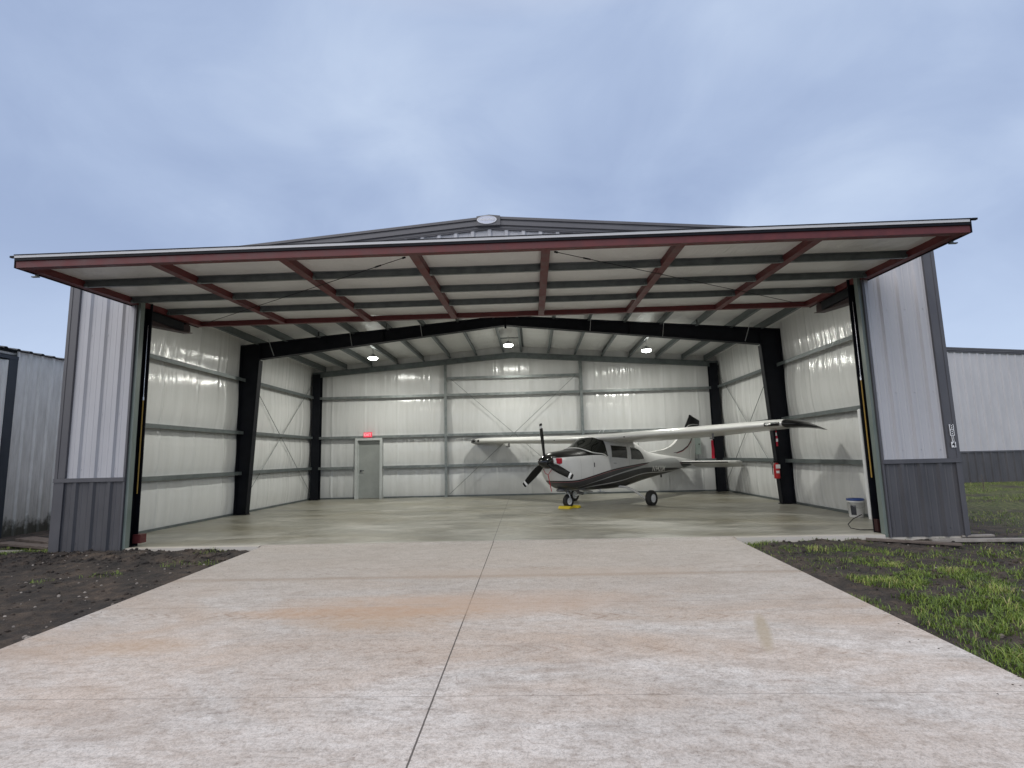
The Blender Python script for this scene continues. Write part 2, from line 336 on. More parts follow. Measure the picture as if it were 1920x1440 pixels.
def thing(name, label, cat, loc=(0, 0, 0), group=None):
    o = bpy.data.objects.new(name, None); COL.objects.link(o); o.location = loc; o.empty_display_size = .2
    o['label'] = label; o['category'] = cat
    if group: o['group'] = group
    return o
def dup(root, loc, label=None):
    r = root.copy(); COL.objects.link(r); r.location = loc
    if label: r['label'] = label
    for ch in root.children:
        c = ch.copy(); COL.objects.link(c); c.parent = r
        for g in ch.children:
            d = g.copy(); COL.objects.link(d); d.parent = c
    return r
def text_mesh(txt, size, depth, fn, sx=1., bold=.008):
    """flat text as an MB, fn maps (u,v,d)->xyz"""
    cu = bpy.data.curves.new('t', 'FONT'); cu.body = txt; cu.size = size; cu.extrude = depth; cu.align_x = 'CENTER'; cu.align_y = 'CENTER'; cu.offset = size * bold
    o = bpy.data.objects.new('t', cu); COL.objects.link(o)
    dg = bpy.context.evaluated_depsgraph_get(); me = o.evaluated_get(dg).to_mesh()
    mb = MB(); mb.add([fn(v.co.x * sx, v.co.y, v.co.z) for v in me.vertices], [tuple(p.vertices) for p in me.polygons])
    o.evaluated_get(dg).to_mesh_clear(); bpy.data.objects.remove(o); bpy.data.curves.remove(cu); return mb

def rpanel(mb, u0, u1, vb, vt, fn, pitch=.302, phase=0., rib=.038, screws=()):
    """ribbed steel sheet. vb/vt bottom and top as numbers or functions of u. fn(u,v,out)->xyz"""
    fb = vb if callable(vb) else (lambda u: vb); ft = vt if callable(vt) else (lambda u: vt)
    prof = []
    k = math.floor((u0 - phase) / pitch) - 1
    while True:
        c = phase + k * pitch
        if c - .05 > u1: break
        prof += [(c - .052, 0), (c - .024, rib), (c + .024, rib), (c + .052, 0)]
        for m_ in (.10, .205):
            prof += [(c + m_ - .016, 0), (c + m_ - .007, .004), (c + m_ + .007, .004), (c + m_ + .016, 0)]
        for v in screws:
            if u0 < c + .06 < u1 and fb(c) < v < ft(c):
                mb.add([fn(c + .062 + a * .007, v + b_ * .007, d) for d in (0, .01) for a, b_ in ((-1, -1), (1, -1), (1, 1), (-1, 1))],
                       [(4, 5, 6, 7), (0, 1, 5, 4), (1, 2, 6, 5), (2, 3, 7, 6), (3, 0, 4, 7)])
        k += 1
    prof = [p for p in prof if u0 < p[0] < u1]
    prof = [(u0, 0)] + prof + [(u1, 0)]
    vs = []
    for u, o in prof: vs += [fn(u, fb(u), o), fn(u, ft(u), o)]
    mb.add(vs, [(2 * i, 2 * i + 2, 2 * i + 3, 2 * i + 1) for i in range(len(prof) - 1)])
    return mb

# ------------------------------------------------------------------ dimensions of the hangar
W, D = 7.62, 10.72
XJ = 6.36                      # half width of the opening in the siding
def zroof(x): return 5.58 - abs(x) / 12
def zdrive(y): return -.03 + .027 * min(y, 0)

# ------------------------------------------------------------------ ground, floor, driveway
def fbm(x, y, s, o=0): return noise.fractal(Vector((x * s, y * s, o)), 1., 2., 5)
def gz(x, y):
    base = zdrive(y) - .045 if y < 0 else -.085
    n = fbm(x, y, 2.3) * .022 + fbm(x, y, 8., 4) * .020 + fbm(x, y, .6, 9) * .03
    z = base + n - .01
    if x < -3.9 and -1.2 < y < .3:                 # heaped spoil along the slab edge
        f = max(0, 1 - abs(y + .28) / .55) * min(1, max(0, (-3.95 - x) / .25)); z += f * (.07 + .05 * fbm(x, y, 5., 2))
    if x > 3.9 and -.9 < y < .3:
        f = max(0, 1 - abs(y + .2) / .5) * min(1, max(0, (x - 4.2) / .3)); z += f * (.025 + .03 * fbm(x, y, 5., 2)) * (1 if x < 6.3 else .4)
    if -4.02 < x < 3.95 and y < .1: z = base - .09
    elif -4.25 < x < 4.2 and y < .1: z = min(z, zdrive(y) - .012)
    if abs(x) < 7.66 and y > -.02: z = -.22
    return z
def axis(lo, a, b, hi, st, g=1.35):
    xs = []; x = a
    while x <= b + 1e-6: xs.append(x); x += st
    d = st; x = b
    while x < hi: d = min(d * g, 60); x += d; xs.append(x)
    d = st; x = a
    while x > lo: d = min(d * g, 60); x -= d; xs.insert(0, x)
    return xs
gxs = axis(-900, -11.5, 13.5, 900, .06, 1.25); gys = axis(-300, -6.6, 1.0, 900, .055, 1.18)
mb = MB(); nx = len(gxs)
vs = [(x, y, gz(x, y)) for y in gys for x in gxs]
mb.add(vs, [(j * nx + i, j * nx + i + 1, (j + 1) * nx + i + 1, (j + 1) * nx + i) for j in range(len(gys) - 1) for i in range(nx - 1)], True)
mb.build('ground', 'dirt', kind='structure')
mb = MB(); mb.prism([(.126, -.004), (.126, -.2), (-20, -.77), (-20, zdrive(-20)), (.0, -.026)][::-1], -3.995, 3.925, lambda u, v, t: (t, u, v))
mb.build('driveway', 'driveway', kind='structure')
mb = MB(); mb.box(-7.58, 7.58, .13, D - .03, -.2, 0.0)
for a, b in ((-6.3, -4.0), (3.93, 6.3)): mb.box(a, b, -.012, .13, -.2, .0)
for a, b in ((-7.58, -6.3), (6.3, 7.58)): mb.box(a, b, .012, .13, -.2, .0)
mb.build('floor', 'floor', kind='structure')

# ------------------------------------------------------------------ hangar
H = thing('aircraft_hangar', 'open grey metal hangar with raised red framed door, plane parked inside', 'hangar')
ZB, ZWS = -.035, 1.14
fy = lambda u, v, o: (u, -o, v)
for sx in (-1, 1):
    a, b = sorted((sx * (XJ + .035), sx * (W - .16)))
    rpanel(MB(), a, b, ZWS + .05, lambda u: zroof(u) - .05, fy, phase=(.008 if sx < 0 else .034), screws=(1.35, 2.3, 3.72)).build('front_siding', 'siding', H)
    rpanel(MB(), a, sorted((sx * XJ, sx * (W - .05)))[1] if sx > 0 else b, ZB, ZWS - .005, fy, phase=(.008 if sx < 0 else .034), screws=(.1,)).build('wainscot', 'wainscot', H)
    m_ = MB(); m_.box(*sorted((sx * (XJ + .01), sx * (W - .0))), -.048, .0, ZWS, ZWS + .06); m_.box(*sorted((sx * (XJ + .01), sx * (W - .0))), -.056, .0, ZWS - .008, ZWS); m_.build('wainscot_trim', 'trim', H)
    m_ = MB()
    m_.box(*sorted((sx * (W - .055), sx * (W - .0))), -.036, .0, ZB - .01, zroof(W) - .02)
    m_.box(*sorted((sx * (W - .185), sx * (W - .055))), -.028, .0, ZWS + .062, zroof(W) - .02)
    m_.box(*sorted((sx * (W - .195), sx * (W - .180))), -.044, .0, ZWS + .062, zroof(W) - .02)
    m_.box(*sorted((sx * (W - (.185 if sx < 0 else .085)), sx * (W - .055))), -.041, .0, ZB - .01, ZWS - .01)
    m_.box(*sorted((sx * (W + .003), sx * (W + .010))), .0, .16, ZB - .01, zroof(W) - .02)
    m_.build('corner_trim', 'trim', H)
    m_ = MB(); m_.box(*sorted((sx * XJ, sx * (XJ + .032))), -.038, .0, ZB, 4.6); m_.build('jamb_trim', 'trim', H)
    m_ = MB(); m_.box(*sorted((sx * 6.31, sx * (XJ - .002))), .001, .105, ZB, 4.6); m_.build('door_jamb', 'jamb_green', H)
    # box column carrying the door, with flanges
    m_ = MB()
    m_.box(*sorted((sx * 6.42, sx * 6.44)), .126, .30, .0, 4.95); m_.box(*sorted((sx * 6.325, sx * 6.58)), .110, .126, .0, 4.95)
    m_.box(*sorted((sx * 6.315, sx * 6.58)), .30, .316, .0, 4.95); m_.box(*sorted((sx * 6.36, sx * 6.6)), .13, .29, .0, .02)
    m_.build('door_post', 'frame_black', H)
    m_ = MB(); m_.tube([(sx * 6.355, .27, .90), (sx * 6.355, .27, 2.58)], .011, 10); cy_ = m_.build('hydraulic_cylinder', 'yellow_rod', H)
    m_ = MB(); m_.tube([(sx * 6.355, .27, 2.58), (sx * 6.355, .27, 3.95)], .007, 10); m_.tube([(sx * 6.355, .27, 2.56), (sx * 6.355, .27, 2.62)], .02, 10); m_.build('piston_rod', 'chrome', cy_)
    m_ = MB(); m_.box(-6.36, -6.22, .24, .39, .05, .20) if sx < 0 else m_.box(6.325, 6.36, .2, .33, .02, .22)
    m_.build('cylinder_bracket', 'red_dark' if sx > 0 else 'red_primer', H)
    # red hinge arm hanging inside the opening
    m_ = MB(); m_.bar((sx * 6.50, .36, 4.07), (sx * 6.50, 1.62, 4.20), .12, .13); m_.bar((sx * 6.50, .36, 3.985), (sx * 6.50, 1.64, 4.115), .2, .012); m_.bar((sx * 6.5, 1.5, 4.2), (sx * 6.5, 1.62, 4.42), .1)
    m_.build('hinge_arm', 'red_dark', H)
    m_ = MB(); m_.box(*sorted((sx * 6.40, sx * 6.60)), .30, 1.35, 4.10, 4.26); m_.build('hinge_plate', 'frame_black', H)
# gable over the door
rpanel(MB(), -XJ - .03, XJ + .03, 4.45, lambda u: zroof(u) - .05, fy, phase=.0).build('gable_siding', 'siding', H)
m_ = MB(); m_.box(-XJ, XJ, .0, .25, 4.46, 4.6); m_.build('door_header', 'frame_black', H)
for sx in (-1, 1):
    m_ = MB()
    for y0, d0, d1 in ((-.10, .0, .045), (-.074, .045, .085), (-.094, .085, .15), (-.06, .15, .20), (-.05, .20, .22)):
        za = 5.635; m_.prism([(0, -d1), (0, -d0), (1, -d0), (1, -d1)], 0, 1, lambda u, v, t, y0=y0: (sx * u * 7.72, y0 if t == 0 else .02, za + v - u * 7.72 / 12))
    m_.build('rake_trim', 'trim', H)
    # roof sheet
    m_ = MB(); 
    rpanel(m_, -.02, D + .05, 0, 1, lambda u, v, o: (sx * (v * 7.72), u, zroof(v * 7.72) + .03 + o), rib=.03); m_.build('roof', 'galv', H)
    m_ = MB(); m_.prism([(0, 5.46), (0, 5.49), (7.5, 5.49 - 7.5 / 12), (7.5, 5.46 - 7.5 / 12)], .05, D - .1, lambda u, v, t: (sx * u, t, v)); m_.build('roof_insulation', 'insulation_roof', H)
    # side walls
    m_ = MB(); rpanel(m_, .02, D, ZWS + .05, zroof(W) - .02, lambda u, v, o: (sx * (W + o), u, v), screws=(2.3, 3.7)); m_.build('side_siding', 'siding', H)
    m_ = MB(); rpanel(m_, .16, D, ZB, ZWS + .05, lambda u, v, o: (sx * (W + .002 + o), u, v)); m_.build('wainscot', 'wainscot', H)
    m_ = MB(); m_.box(*sorted((sx * (W + .003), sx * (W + .14))), -.06, D + .02, zroof(W) - .14, zroof(W) - .02); m_.build('eave_gutter', 'trim', H)
m_ = MB(); rpanel(m_, -W, W, ZB, lambda u: zroof(u), lambda u, v, o: (u, D + o, v)); m_.build('back_siding', 'siding', H)
# emblem at the peak
m_ = MB(); m_.prism([(-.20, 5.455), (.22, 5.455), (.22, 5.625), (.02, 5.65), (-.20, 5.625)], -.125, -.09, lambda u, v, t: (u - .02, t, v)); em = m_.build('emblem', 'trim', H)
m_ = MB(); 
for r_, yf in ((1, -.135), (.9, -.13)):
    pass
ell = [(math.cos(t) * .172, math.sin(t) * .076) for t in [2 * math.pi * k / 40 for k in range(40)]]
m_.prism(ell, -.135, -.12, lambda u, v, t: (u - .035, t, v + 5.552)); m_.build('oval_plate', 'emblem_metal', em)
m_ = MB()
vs = []
for s_ in (1., .93):
    vs += [(u * s_ - .035, -.14, v * s_ + 5.552) for u, v in ell]
m_.add(vs, [(k, (k + 1) % 40, 40 + (k + 1) % 40, 40 + k) for k in range(40)])
m_.build('oval_rim', 'white_paint', em)
text_mesh('WHIRLWIND', .062, .002, lambda u, v, d: (u - .035, -.1385 - d, v + 5.552), .80).build('lettering', 'white_paint', em)

# wall insulation: sheets that bulge between the girts, creased by the posts
G1, G2, G3, G4 = 1.15, 2.25, 3.71, 4.33
def bulge(v, levels):
    for a, b in zip(levels[:-1], levels[1:]):
        if a <= v <= b:
            t = (v - a) / (b - a); return .062 * (math.sin(math.pi * t) ** .72)
    return 0
def insul_wall(name, u0, u1, top, fn, levels, seed):
    mb = MB(); nu = int((u1 - u0) / .032); levs = [0.0] + levels + [6.]
    zl = [0.]
    ft = top if callable(top) else (lambda u: top)
    for a, b in zip(levs[:-1], levs[1:]):
        n = 12
        for k in range(1, n + 1): zl.append(a + (b - a) * k / n)
    nz = len(zl); vs = []
    for i in range(nu + 1):
        u = u0 + (u1 - u0) * i / nu
        for z in zl:
            z2 = min(z, ft(u)); bl = bulge(z2, levs)
            wv = noise.noise(Vector((u * 5.5, z2 * .35 + seed, seed))) * .011 + noise.noise(Vector((u * 13, z2 * .5, seed + 3))) * .007
            near = 1 - bl / .062
            d = bl + wv * (.5 + 1.3 * near) * (0.15 + min(1, bl / .02))
            # lap seams of the rolls, every 1.22 m
            k = (u + seed * .37) / 1.22; f = abs(k - round(k)) * 1.22
            if f < .04: d += .020 * (1 - f / .04)
            vs.append(fn(u, z2, d))
    fs = [(i * nz + j, (i + 1) * nz + j, (i + 1) * nz + j + 1, i * nz + j + 1) for i in range(nu) for j in range(nz - 1)
          if zl[j] < max(ft(u0 + (u1 - u0) * i / nu), ft(u0 + (u1 - u0) * (i + 1) / nu))]
    mb.add(vs, fs, True); return mb.build(name, 'insulation', H)
for sx in (-1, 1):
    insul_wall('wall_insulation', .22, D - .12, 5.46 - 7.45 / 12, lambda u, v, d: (sx * (7.50 - d), u, v), [G1, G2, G3], 1.3 + sx)
insul_wall('wall_insulation', -7.5, 7.5, lambda u: 5.46 - abs(u) / 12, lambda u, v, d: (u, D - .12 - d, v), [G1, G2, G3], 5.)

# girts (Z sections) and base channels
def zgirt(a, b, z, fn, dep=.205, fl=.085):
    m_ = MB(); t = .006
    prof = [(0, 0), (dep, 0), (dep, -fl), (dep - t, -fl), (dep - t, -t), (t, -t), (t, fl), (0, fl)]
    prof = [(0, t), (dep, t), (dep, -fl), (dep - t, -fl), (dep - t, 0), (0, 0)]
    m_.prism(prof, a, b, lambda u, v, q: fn(q, z + v, u)); return m_
for sx in (-1, 1):
    for z in (G1, G2, G3):
        if sx > 0 and z == G1: rng = ((2.07, 5.72), (5.5, 10.35))
        else: rng = ((.42, 5.72), (5.5, 10.35))
        for k, (a, b) in enumerate(rng):
            zz_ = z + (.012 if k else 0)
            zgirt(a, b, zz_, lambda q, v, u, k=k: (sx * (7.505 - u + k * .006), q, v)).build('wall_girt', 'galv_dark', H)
    m_ = MB(); m_.box(*sorted((sx * 7.44, sx * 7.50)), .4, D - .15, .0, .05); m_.build('base_channel', 'galv_dark', H)
YB = D - .135
for a, b in ((-7.3, -2.52), (-2.42, 2.42), (2.52, 7.3)):
    for z in (G1, G2, G3) + ((G4,) if a == -2.42 else ()):
        segs = ((a, b),)
        if a == -7.3 and z == G1: segs = ((a, -5.83), (-4.78, b))
        for p_, q_ in segs: zgirt(p_, q_, z, lambda q, v, u: (q, YB - u, v)).build('wall_girt', 'galv', H)
for a, b in ((-7.3, -5.83), (-4.78, 7.3)):
    m_ = MB(); m_.box(a, b, YB - .05, YB, .0, .05); m_.build('base_channel', 'galv_dark', H)
for sx in (-1, 1):          # back wall posts, C sections
    m_ = MB(); x = sx * 2.48; zt = 4.98 - .074 * 2.48
    m_.box(x - .05, x + .05, YB - .215, YB - .205, 0, zt); m_.box(x - .05, x - .042, YB - .205, YB - .0, 0, zt); m_.box(x + .028, x + .05, YB - .222, YB - .215, 0, zt)
    m_.build('wall_post', 'galv', H)
    # back corner columns, I sections
    m_ = MB(); xa, xb = sorted((sx * 7.36, sx * 7.08))
    m_.box(xa, xb, 10.20, 10.215, 0, 4.55); m_.box(xa, xb, 10.44, 10.455, 0, 4.55); m_.box((xa + xb) / 2 - .006, (xa + xb) / 2 + .006, 10.215, 10.44, 0, 4.55)
    m_.box(xa - .01, xb + .01, 10.19, 10.46, 0, .014); m_.build('corner_column', 'frame_black', H)
    # back rafter
    m_ = MB()
    zr = lambda x: 4.985 - .0745 * abs(x)
    for y0, y1, d0, d1 in ((10.36, 10.37, 0, .2), (10.37, 10.43, 0, .008), (10.37, 10.43, .192, .2)):
        m_.add([(sx * q, y, zr(q) + d) for q in (0, 7.45) for y in (y0, y1) for d in (d0, d1)],
               [(0, 1, 3, 2), (4, 6, 7, 5), (0, 4, 5, 1), (2, 3, 7, 6), (0, 2, 6, 4), (1, 5, 7, 3)])
    m_.build('end_rafter', 'galv_dark', H)
    # main frame: tapered column and rafter, I sections with real flanges
    yc = 5.47
    def plate(m_, prof, y0, y1): m_.prism(prof, y0, y1, lambda u, v, t: (sx * u, t, v))
    m_ = MB()
    plate(m_, [(7.42, .0), (7.12, .0), (6.90, 4.22), (6.90, 4.69), (7.42, 4.645)], yc - .005, yc + .005)
    plate(m_, [(7.12, .0), (7.105, .0), (6.885, 4.22), (6.90, 4.22)], yc - .1, yc + .1)
    plate(m_, [(7.435, .0), (7.42, .0), (7.42, 4.63), (7.435, 4.63)], yc - .1, yc + .1)
    m_.box(*sorted((sx * 7.08, sx * 7.46)), yc - .12, yc + .12, 0, .016)
    for q in (-.05, .05):
        for x in (7.18, 7.33): m_.tube([(sx * x, yc + q, .01), (sx * x, yc + q, .05)], .014, 8)
    m_.build('frame_column', 'frame_black', H)
    m_ = MB()
    lo = lambda x: 5.01 - x * .1085 if x < 5 else 5.01 - 5 * .1085 - (x - 5) * .1085
    hi = lambda x: 5.27 - x / 12
    plate(m_, [(0, lo(0)), (6.9, lo(6.9)), (6.9, hi(6.9)), (0, hi(0))], yc - .005, yc + .005)
    plate(m_, [(0, lo(0)), (6.9, lo(6.9)), (6.9, lo(6.9) - .014), (0, lo(0) - .014)], yc - .1, yc + .1)
    plate(m_, [(0, hi(0)), (7.44, hi(7.44)), (7.44, hi(7.44) - .012), (0, hi(0) - .012)], yc - .1, yc + .1)
    for x in (.0, 3.4, 6.9): m_.box(*sorted((sx * x, sx * (x + .018))), yc - .1, yc + .1, lo(x), hi(x) - .013)
    m_.build('rafter', 'frame_black', H)
    m_ = MB()   # front rafter behind the gable siding
    plate(m_, [(0, 5.05), (7.3, 5.05 - 7.3 / 12), (7.3, 5.25 - 7.3 / 12), (0, 5.25)], .08, .2); m_.build('rafter', 'frame_black', H)
    # purlins
    for px in (.36, 1.36, 2.34, 3.32, 4.3, 5.26, 6.2, 7.0):
        m_ = MB(); zt = 5.455 - px / 12; t = .006
        m_.prism([(-.07, 0), (0, 0), (0, -.205), (.07, -.205), (.07, -.199), (.006, -.199), (.006, .0), (.0, .006), (-.07, .006)], .1, D - .15,
                 lambda u, v, q: (sx * (px - u), q, zt + v + u / 12))
        pu = m_.build('purlin', 'galv_dark', H)
    for px, zt in ((.36, 0),):
        pass
    for px in (2.34, 4.3, 6.2):     # flange braces from purlin to rafter bottom
        m_ = MB(); m_.bar((sx * (px + .38 * (px > 6)), 5.22, 5.30 - px / 12), (sx * (px + .30 * (px > 6) - .02), 5.38, lo(px) + .0), .035, .006, (1, 0, 0)); m_.build('flange_brace', 'galv_bright', H)
        m_ = MB(); m_.bar((sx * (px - .98), 5.36, 5.30 - (px - .98) / 12 + .1), (sx * (px - .98), 5.36, hi(px - .98) - .01), .07, .02); m_.build('purlin_clip', 'frame_black', H)
m_ = MB(); m_.bar((-.36, 8.3, 5.27), (.36, 8.3, 5.27), .03); m_.build('ridge_strut', 'galv', H)
m_ = MB(); m_.box(-.03, .03, 5.37, 5.40, 4.90, 5.3); m_.build('ridge_plate', 'frame_black', H)
# cable bracing
for name, segs, m in (('brace_rod', [((-7.38, 5.68, 3.95), (-7.38, 10.25, .28)), ((-7.38, 10.2, 4.15), (-7.38, 5.7, .30))], 'galv'),
                      ('brace_rod', [((7.38, 5.68, 3.95), (7.38, 10.25, .28)), ((7.38, 10.2, 4.15), (7.38, 5.7, .30))], 'galv'),
                      ('brace_rod', [((-2.3, 10.37, 4.28), (2.36, 10.37, .1)), ((2.3, 10.37, 4.28), (-2.36, 10.37, .1))], 'galv')):
    for a, b in segs: m_ = MB(); m_.tube([a, b], .010, 6); m_.build(name, m, H)

# exit door in the back wall
DX0, DX1 = -5.80, -4.80
m_ = MB(); y0 = YB - .23
m_.box(DX0, DX0 + .09, y0, YB, 0, 2.17); m_.box(DX1 - .09, DX1, y0, YB, 0, 2.17); m_.box(DX0 + .09, DX1 - .09, y0, YB, 2.09, 2.17)
m_.box(DX0 + .09, DX0 + .105, y0 + .1, YB, 0, 2.09); m_.box(DX1 - .105, DX1 - .09, y0 + .1, YB, 0, 2.09)
dfr = m_.build('door_frame', 'door_frame', H)
m_ = MB(); m_.box(DX0 + .105, DX1 - .105, y0 + .15, y0 + .19, .012, 2.085); ed = m_.build('exit_door', 'door_paint', H)
m_ = MB(); m_.tube([(DX0 + .19, y0 + .15, 1.0), (DX0 + .19, y0 + .09, 1.0)], .028, 12); m_.tube([(DX0 + .19, y0 + .095, 1.0), (DX0 + .31, y0 + .09, 1.0)], .012, 8); m_.build('handle', 'label_dark', ed)
# side door at the front right
m_ = MB()
m_.box(7.28, 7.52, 1.95, 2.05, 0, 2.17); m_.box(7.28, 7.52, .97, 1.07, 0, 2.17); m_.box(7.28, 7.52, 1.07, 1.95, 2.08, 2.17); m_.box(7.265, 7.28, 1.94, 1.99, 0, 2.18)
m_.build('door_frame', 'white_paint', H)
m_ = MB(); m_.box(7.44, 7.48, 1.07, 1.95, .01, 2.08); sdr = m_.build('side_door', 'white_paint', H)
m_ = MB(); m_.tube([(7.44, 1.86, 1.0), (7.38, 1.86, 1.0)], .026, 10); m_.tube([(7.385, 1.86, 1.0), (7.385, 1.74, 1.0)], .012, 8); m_.build('handle', 'chrome', sdr)

# ---------------------------------------------------------------- the raised hydraulic door
DO = Vector((0, -2.2, 4.335)); DI = Vector((0, 1.95, 4.475)); dv = (DI - DO); DL = dv.length; dv.normalize(); dn = Vector((0, -dv.z, dv.y))
def dp(x, s, n): q = DO + dv * s + dn * n; return (x, q.y, q.z)
WD = 6.475
def dbox(mb, x0, x1, s0, s1, n0, n1):
    x0, x1 = sorted((x0, x1)); return mb.add([dp(x, s, n) for n in (n0, n1) for s in (s0, s1) for x in (x0, x1)],
                     [(0, 2, 3, 1), (4, 5, 7, 6), (0, 1, 5, 4), (2, 6, 7, 3), (0, 4, 6, 2), (1, 3, 7, 5)])
m_ = MB(); rpanel(m_, -WD, WD, .0, DL, lambda u, v, o: dp(u, v, -.03 + o * .9), rib=.028)
DOOR = m_.build('hangar_door', 'siding', H, label='raised door panel with red beams and white insulated underside')
m_ = MB(); NI = 90; NS = 40; vs = []
for i in range(NI + 1):
    x = -WD + .05 + (2 * WD - .1) * i / NI; fx = (x + WD) / (2 * WD / 7); bx = abs(math.sin(math.pi * fx)) ** .4
    for j in range(NS + 1):
        s = .04 + (DL - .08) * j / NS; gs = [0, 1.03, 2.03, 2.98, DL]
        a, b = [(p, q) for p, q in zip(gs[:-1], gs[1:]) if p <= s <= q + 1e-6][0]; bs = math.sin(math.pi * (s - a) / (b - a)) ** .5 if 0 < (s - a) / (b - a) < 1 else 0
        vs.append(dp(x, s, -.045 - .022 * bx * bs + .006 * noise.noise(Vector((x * 2, s * 3, 1)))))
m_.add(vs, [(i * (NS + 1) + j, (i + 1) * (NS + 1) + j, (i + 1) * (NS + 1) + j + 1, i * (NS + 1) + j + 1) for i in range(NI) for j in range(NS)], True)
m_.build('insulation', 'insulation_roof', DOOR)
m_ = MB(); dbox(m_, -WD, WD, -.012, .10, -.165, -.062); dbox(m_, -WD, WD, -.0, .10, -.062, -.03); m_.build('edge_beam', 'red_primer', DOOR)
m_ = MB(); dbox(m_, -WD, WD, DL - .1, DL, -.155, -.055); m_.build('edge_beam', 'red_primer', DOOR)
m_ = MB(); dbox(m_, -WD - .01, WD - .02, -.045, .02, -.034, .003); m_.build('edge_trim', 'edge_paint', DOOR)
m_ = MB(); dbox(m_, -WD - .004, WD + .004, -.035, -.012, -.07, -.036); dbox(m_, -WD, WD, -.052, .02, .003, .014); m_.build('edge_seal', 'frame_black', DOOR)
xs = [-WD + .06 + (2 * WD - .12) * k / 7 for k in range(8)]
for k, x in enumerate(xs):
    m_ = MB(); wd_ = .06
    dbox(m_, x - wd_, x + wd_, .10, DL - .1, -.155, -.05); m_.build('door_beam', 'red_primer', DOOR)
for sx in (-1, 1):
    m_ = MB(); dbox(m_, sx * (WD + .004), sx * (WD + .018), -.02, DL, -.17, .005)
    dbox(m_, sx * (WD + .004), sx * (WD + .07), -.06, -.02, -.012, .012) if sx > 0 else dbox(m_, sx * (WD + .0), sx * (WD + .06), -.05, -.01, -.03, -.004)
    m_.build('end_channel', 'frame_black', DOOR)
    m_ = MB(); dbox(m_, sx * 6.46, sx * 6.49, .30, .33, -.195, -.16); dbox(m_, sx * 6.44, sx * 6.54, .29, .33, -.205, -.19); m_.build('latch_hook', 'galv_dark', DOOR)
for s in (1.03, 2.03, 2.98):
    for a, b in zip(xs[:-1], xs[1:]):
        m_ = MB(); x0, x1 = a + .06, b - .06
        dbox(m_, x0, x1, s - .004, s + .004, -.15, -.05); dbox(m_, x0, x1, s - .004, s + .055, -.15, -.143); dbox(m_, x0, x1, s - .06, s + .0, -.06, -.052); dbox(m_, x0, x1, s + .05, s + .056, -.15, -.13)
        for x in (x0, x1): dbox(m_, x - .045 if x == x1 else x, x if x == x1 else x + .045, s - .035, s + .025, -.156, -.11)
        m_.build('door_girt', 'galv_dark', DOOR)
for sx, xa in ((-1, xs[3]), (1, xs[4])):
    m_ = MB(); a = Vector(dp(xa + sx * .12, .15, -.165)); b = Vector(dp(sx * 6.35, DL - .2, -.16)); m_.tube([a, b], .005, 6)
    q = a.lerp(b, .08); m_.tube([q, a.lerp(b, .10)], .011, 6); m_.tube([a, a.lerp(b, .008)], .014, 6); m_.build('brace_rod', 'frame_black', DOOR)
m_ = MB(); m_.box(-W + .2, -W + .2, 0, 0, 0, 0)

# ------------------------------------------------------------------ neighbouring buildings
OS = thing('storage_shed', 'weathered pale ribbed metal building at far left edge, grime along its foot', 'building', (-11.0, 0, 0))
ZT = 4.02
f_ = lambda u, v, o: (o, u, v)
rpanel(MB(), 2.46, 13.2, -.10, ZT + .01, f_, phase=.07, screws=(.7, 1.5, 2.4, 3.2)).build('wall', 'old_siding', OS)
m_ = MB(); m_.box(-.04, .052, 2.25, 2.46, -.12, ZT - .12); m_.build('door_post', 'old_dark', OS)
m_ = MB(); m_.box(-.02, .06, -3.2, 2.46, ZT - .20, ZT - .12); m_.build('door_track', 'old_dark', OS)
rpanel(MB(), -3.2, 2.25, -.08, ZT - .23, lambda u, v, o: (.012 + o, u, v), phase=.1).build('sliding_door', 'old_siding', OS)
m_ = MB(); rpanel(m_, -3.3, 13.3, 0, 1, lambda u, v, o: (.09 - v * 5, u, ZT + .02 + v * .75 + o), rib=.034)
m_.build('roof', 'old_dark', OS)
m_ = MB(); m_.box(-.12, .03, -3.3, 13.3, -.35, -.10); m_.build('foundation', 'plank', OS)
m_ = MB(); m_.box(-9.7, -.02, -3.2, -3.15, -.1, ZT); m_.box(-9.7, -.02, 13.15, 13.2, -.1, ZT); m_.box(-9.75, -9.7, -3.2, 13.2, -.1, ZT); m_.box(-9.7, -.05, -3.1, 13.1, ZT - .08, ZT - .03); m_.build('end_wall', 'old_siding', OS)

NB = thing('neighbor_hangar', 'light grey metal building with dark wainscot beyond the grass at far right', 'building', (16.4, 13.6, 0))
nroof = lambda u: 5.52 - abs(u) / 14.5
rpanel(MB(), -7.62, 7.62, 1.16, lambda u: nroof(u) - .02, fy, phase=.05, screws=(2.3,)).build('wall', 'siding', NB)
rpanel(MB(), -7.62, 7.62, -.16, 1.1, fy, phase=.05).build('wainscot', 'wainscot', NB)
m_ = MB(); m_.box(-7.64, 7.64, -.045, 0, 1.1, 1.16); m_.build('wainscot_trim', 'trim', NB)
m_ = MB()
for sx in (-1, 1):
    for y0, d0, d1 in ((-.10, .0, .06), (-.085, .06, .13), (-.06, .13, .19)):
        m_.prism([(0, -d1), (0, -d0), (7.75, -d0 - 7.75 / 14.5), (7.75, -d1 - 7.75 / 14.5)], y0, .02, lambda u, v, t: (sx * u, t, 5.56 + v))
    m_.box(*sorted((sx * 7.46, sx * 7.65)), -.05, .0, -.16, nroof(7.62))
m_.build('rake_trim', 'trim', NB)
m_ = MB()
for sx in (-1, 1):
    m_.box(*sorted((sx * 7.6, sx * 7.62)), 0, 12, -.16, nroof(7.62)); m_.prism([(0, 5.5), (0, 5.54), (7.7, 5.54 - 7.7 / 14.5), (7.7, 5.5 - 7.7 / 14.5)], 0, 12, lambda u, v, t: (sx * u, t, v))
m_.box(-7.6, 7.6, 11.98, 12, -.16, nroof(7.6)); m_.build('roof', 'galv', NB)

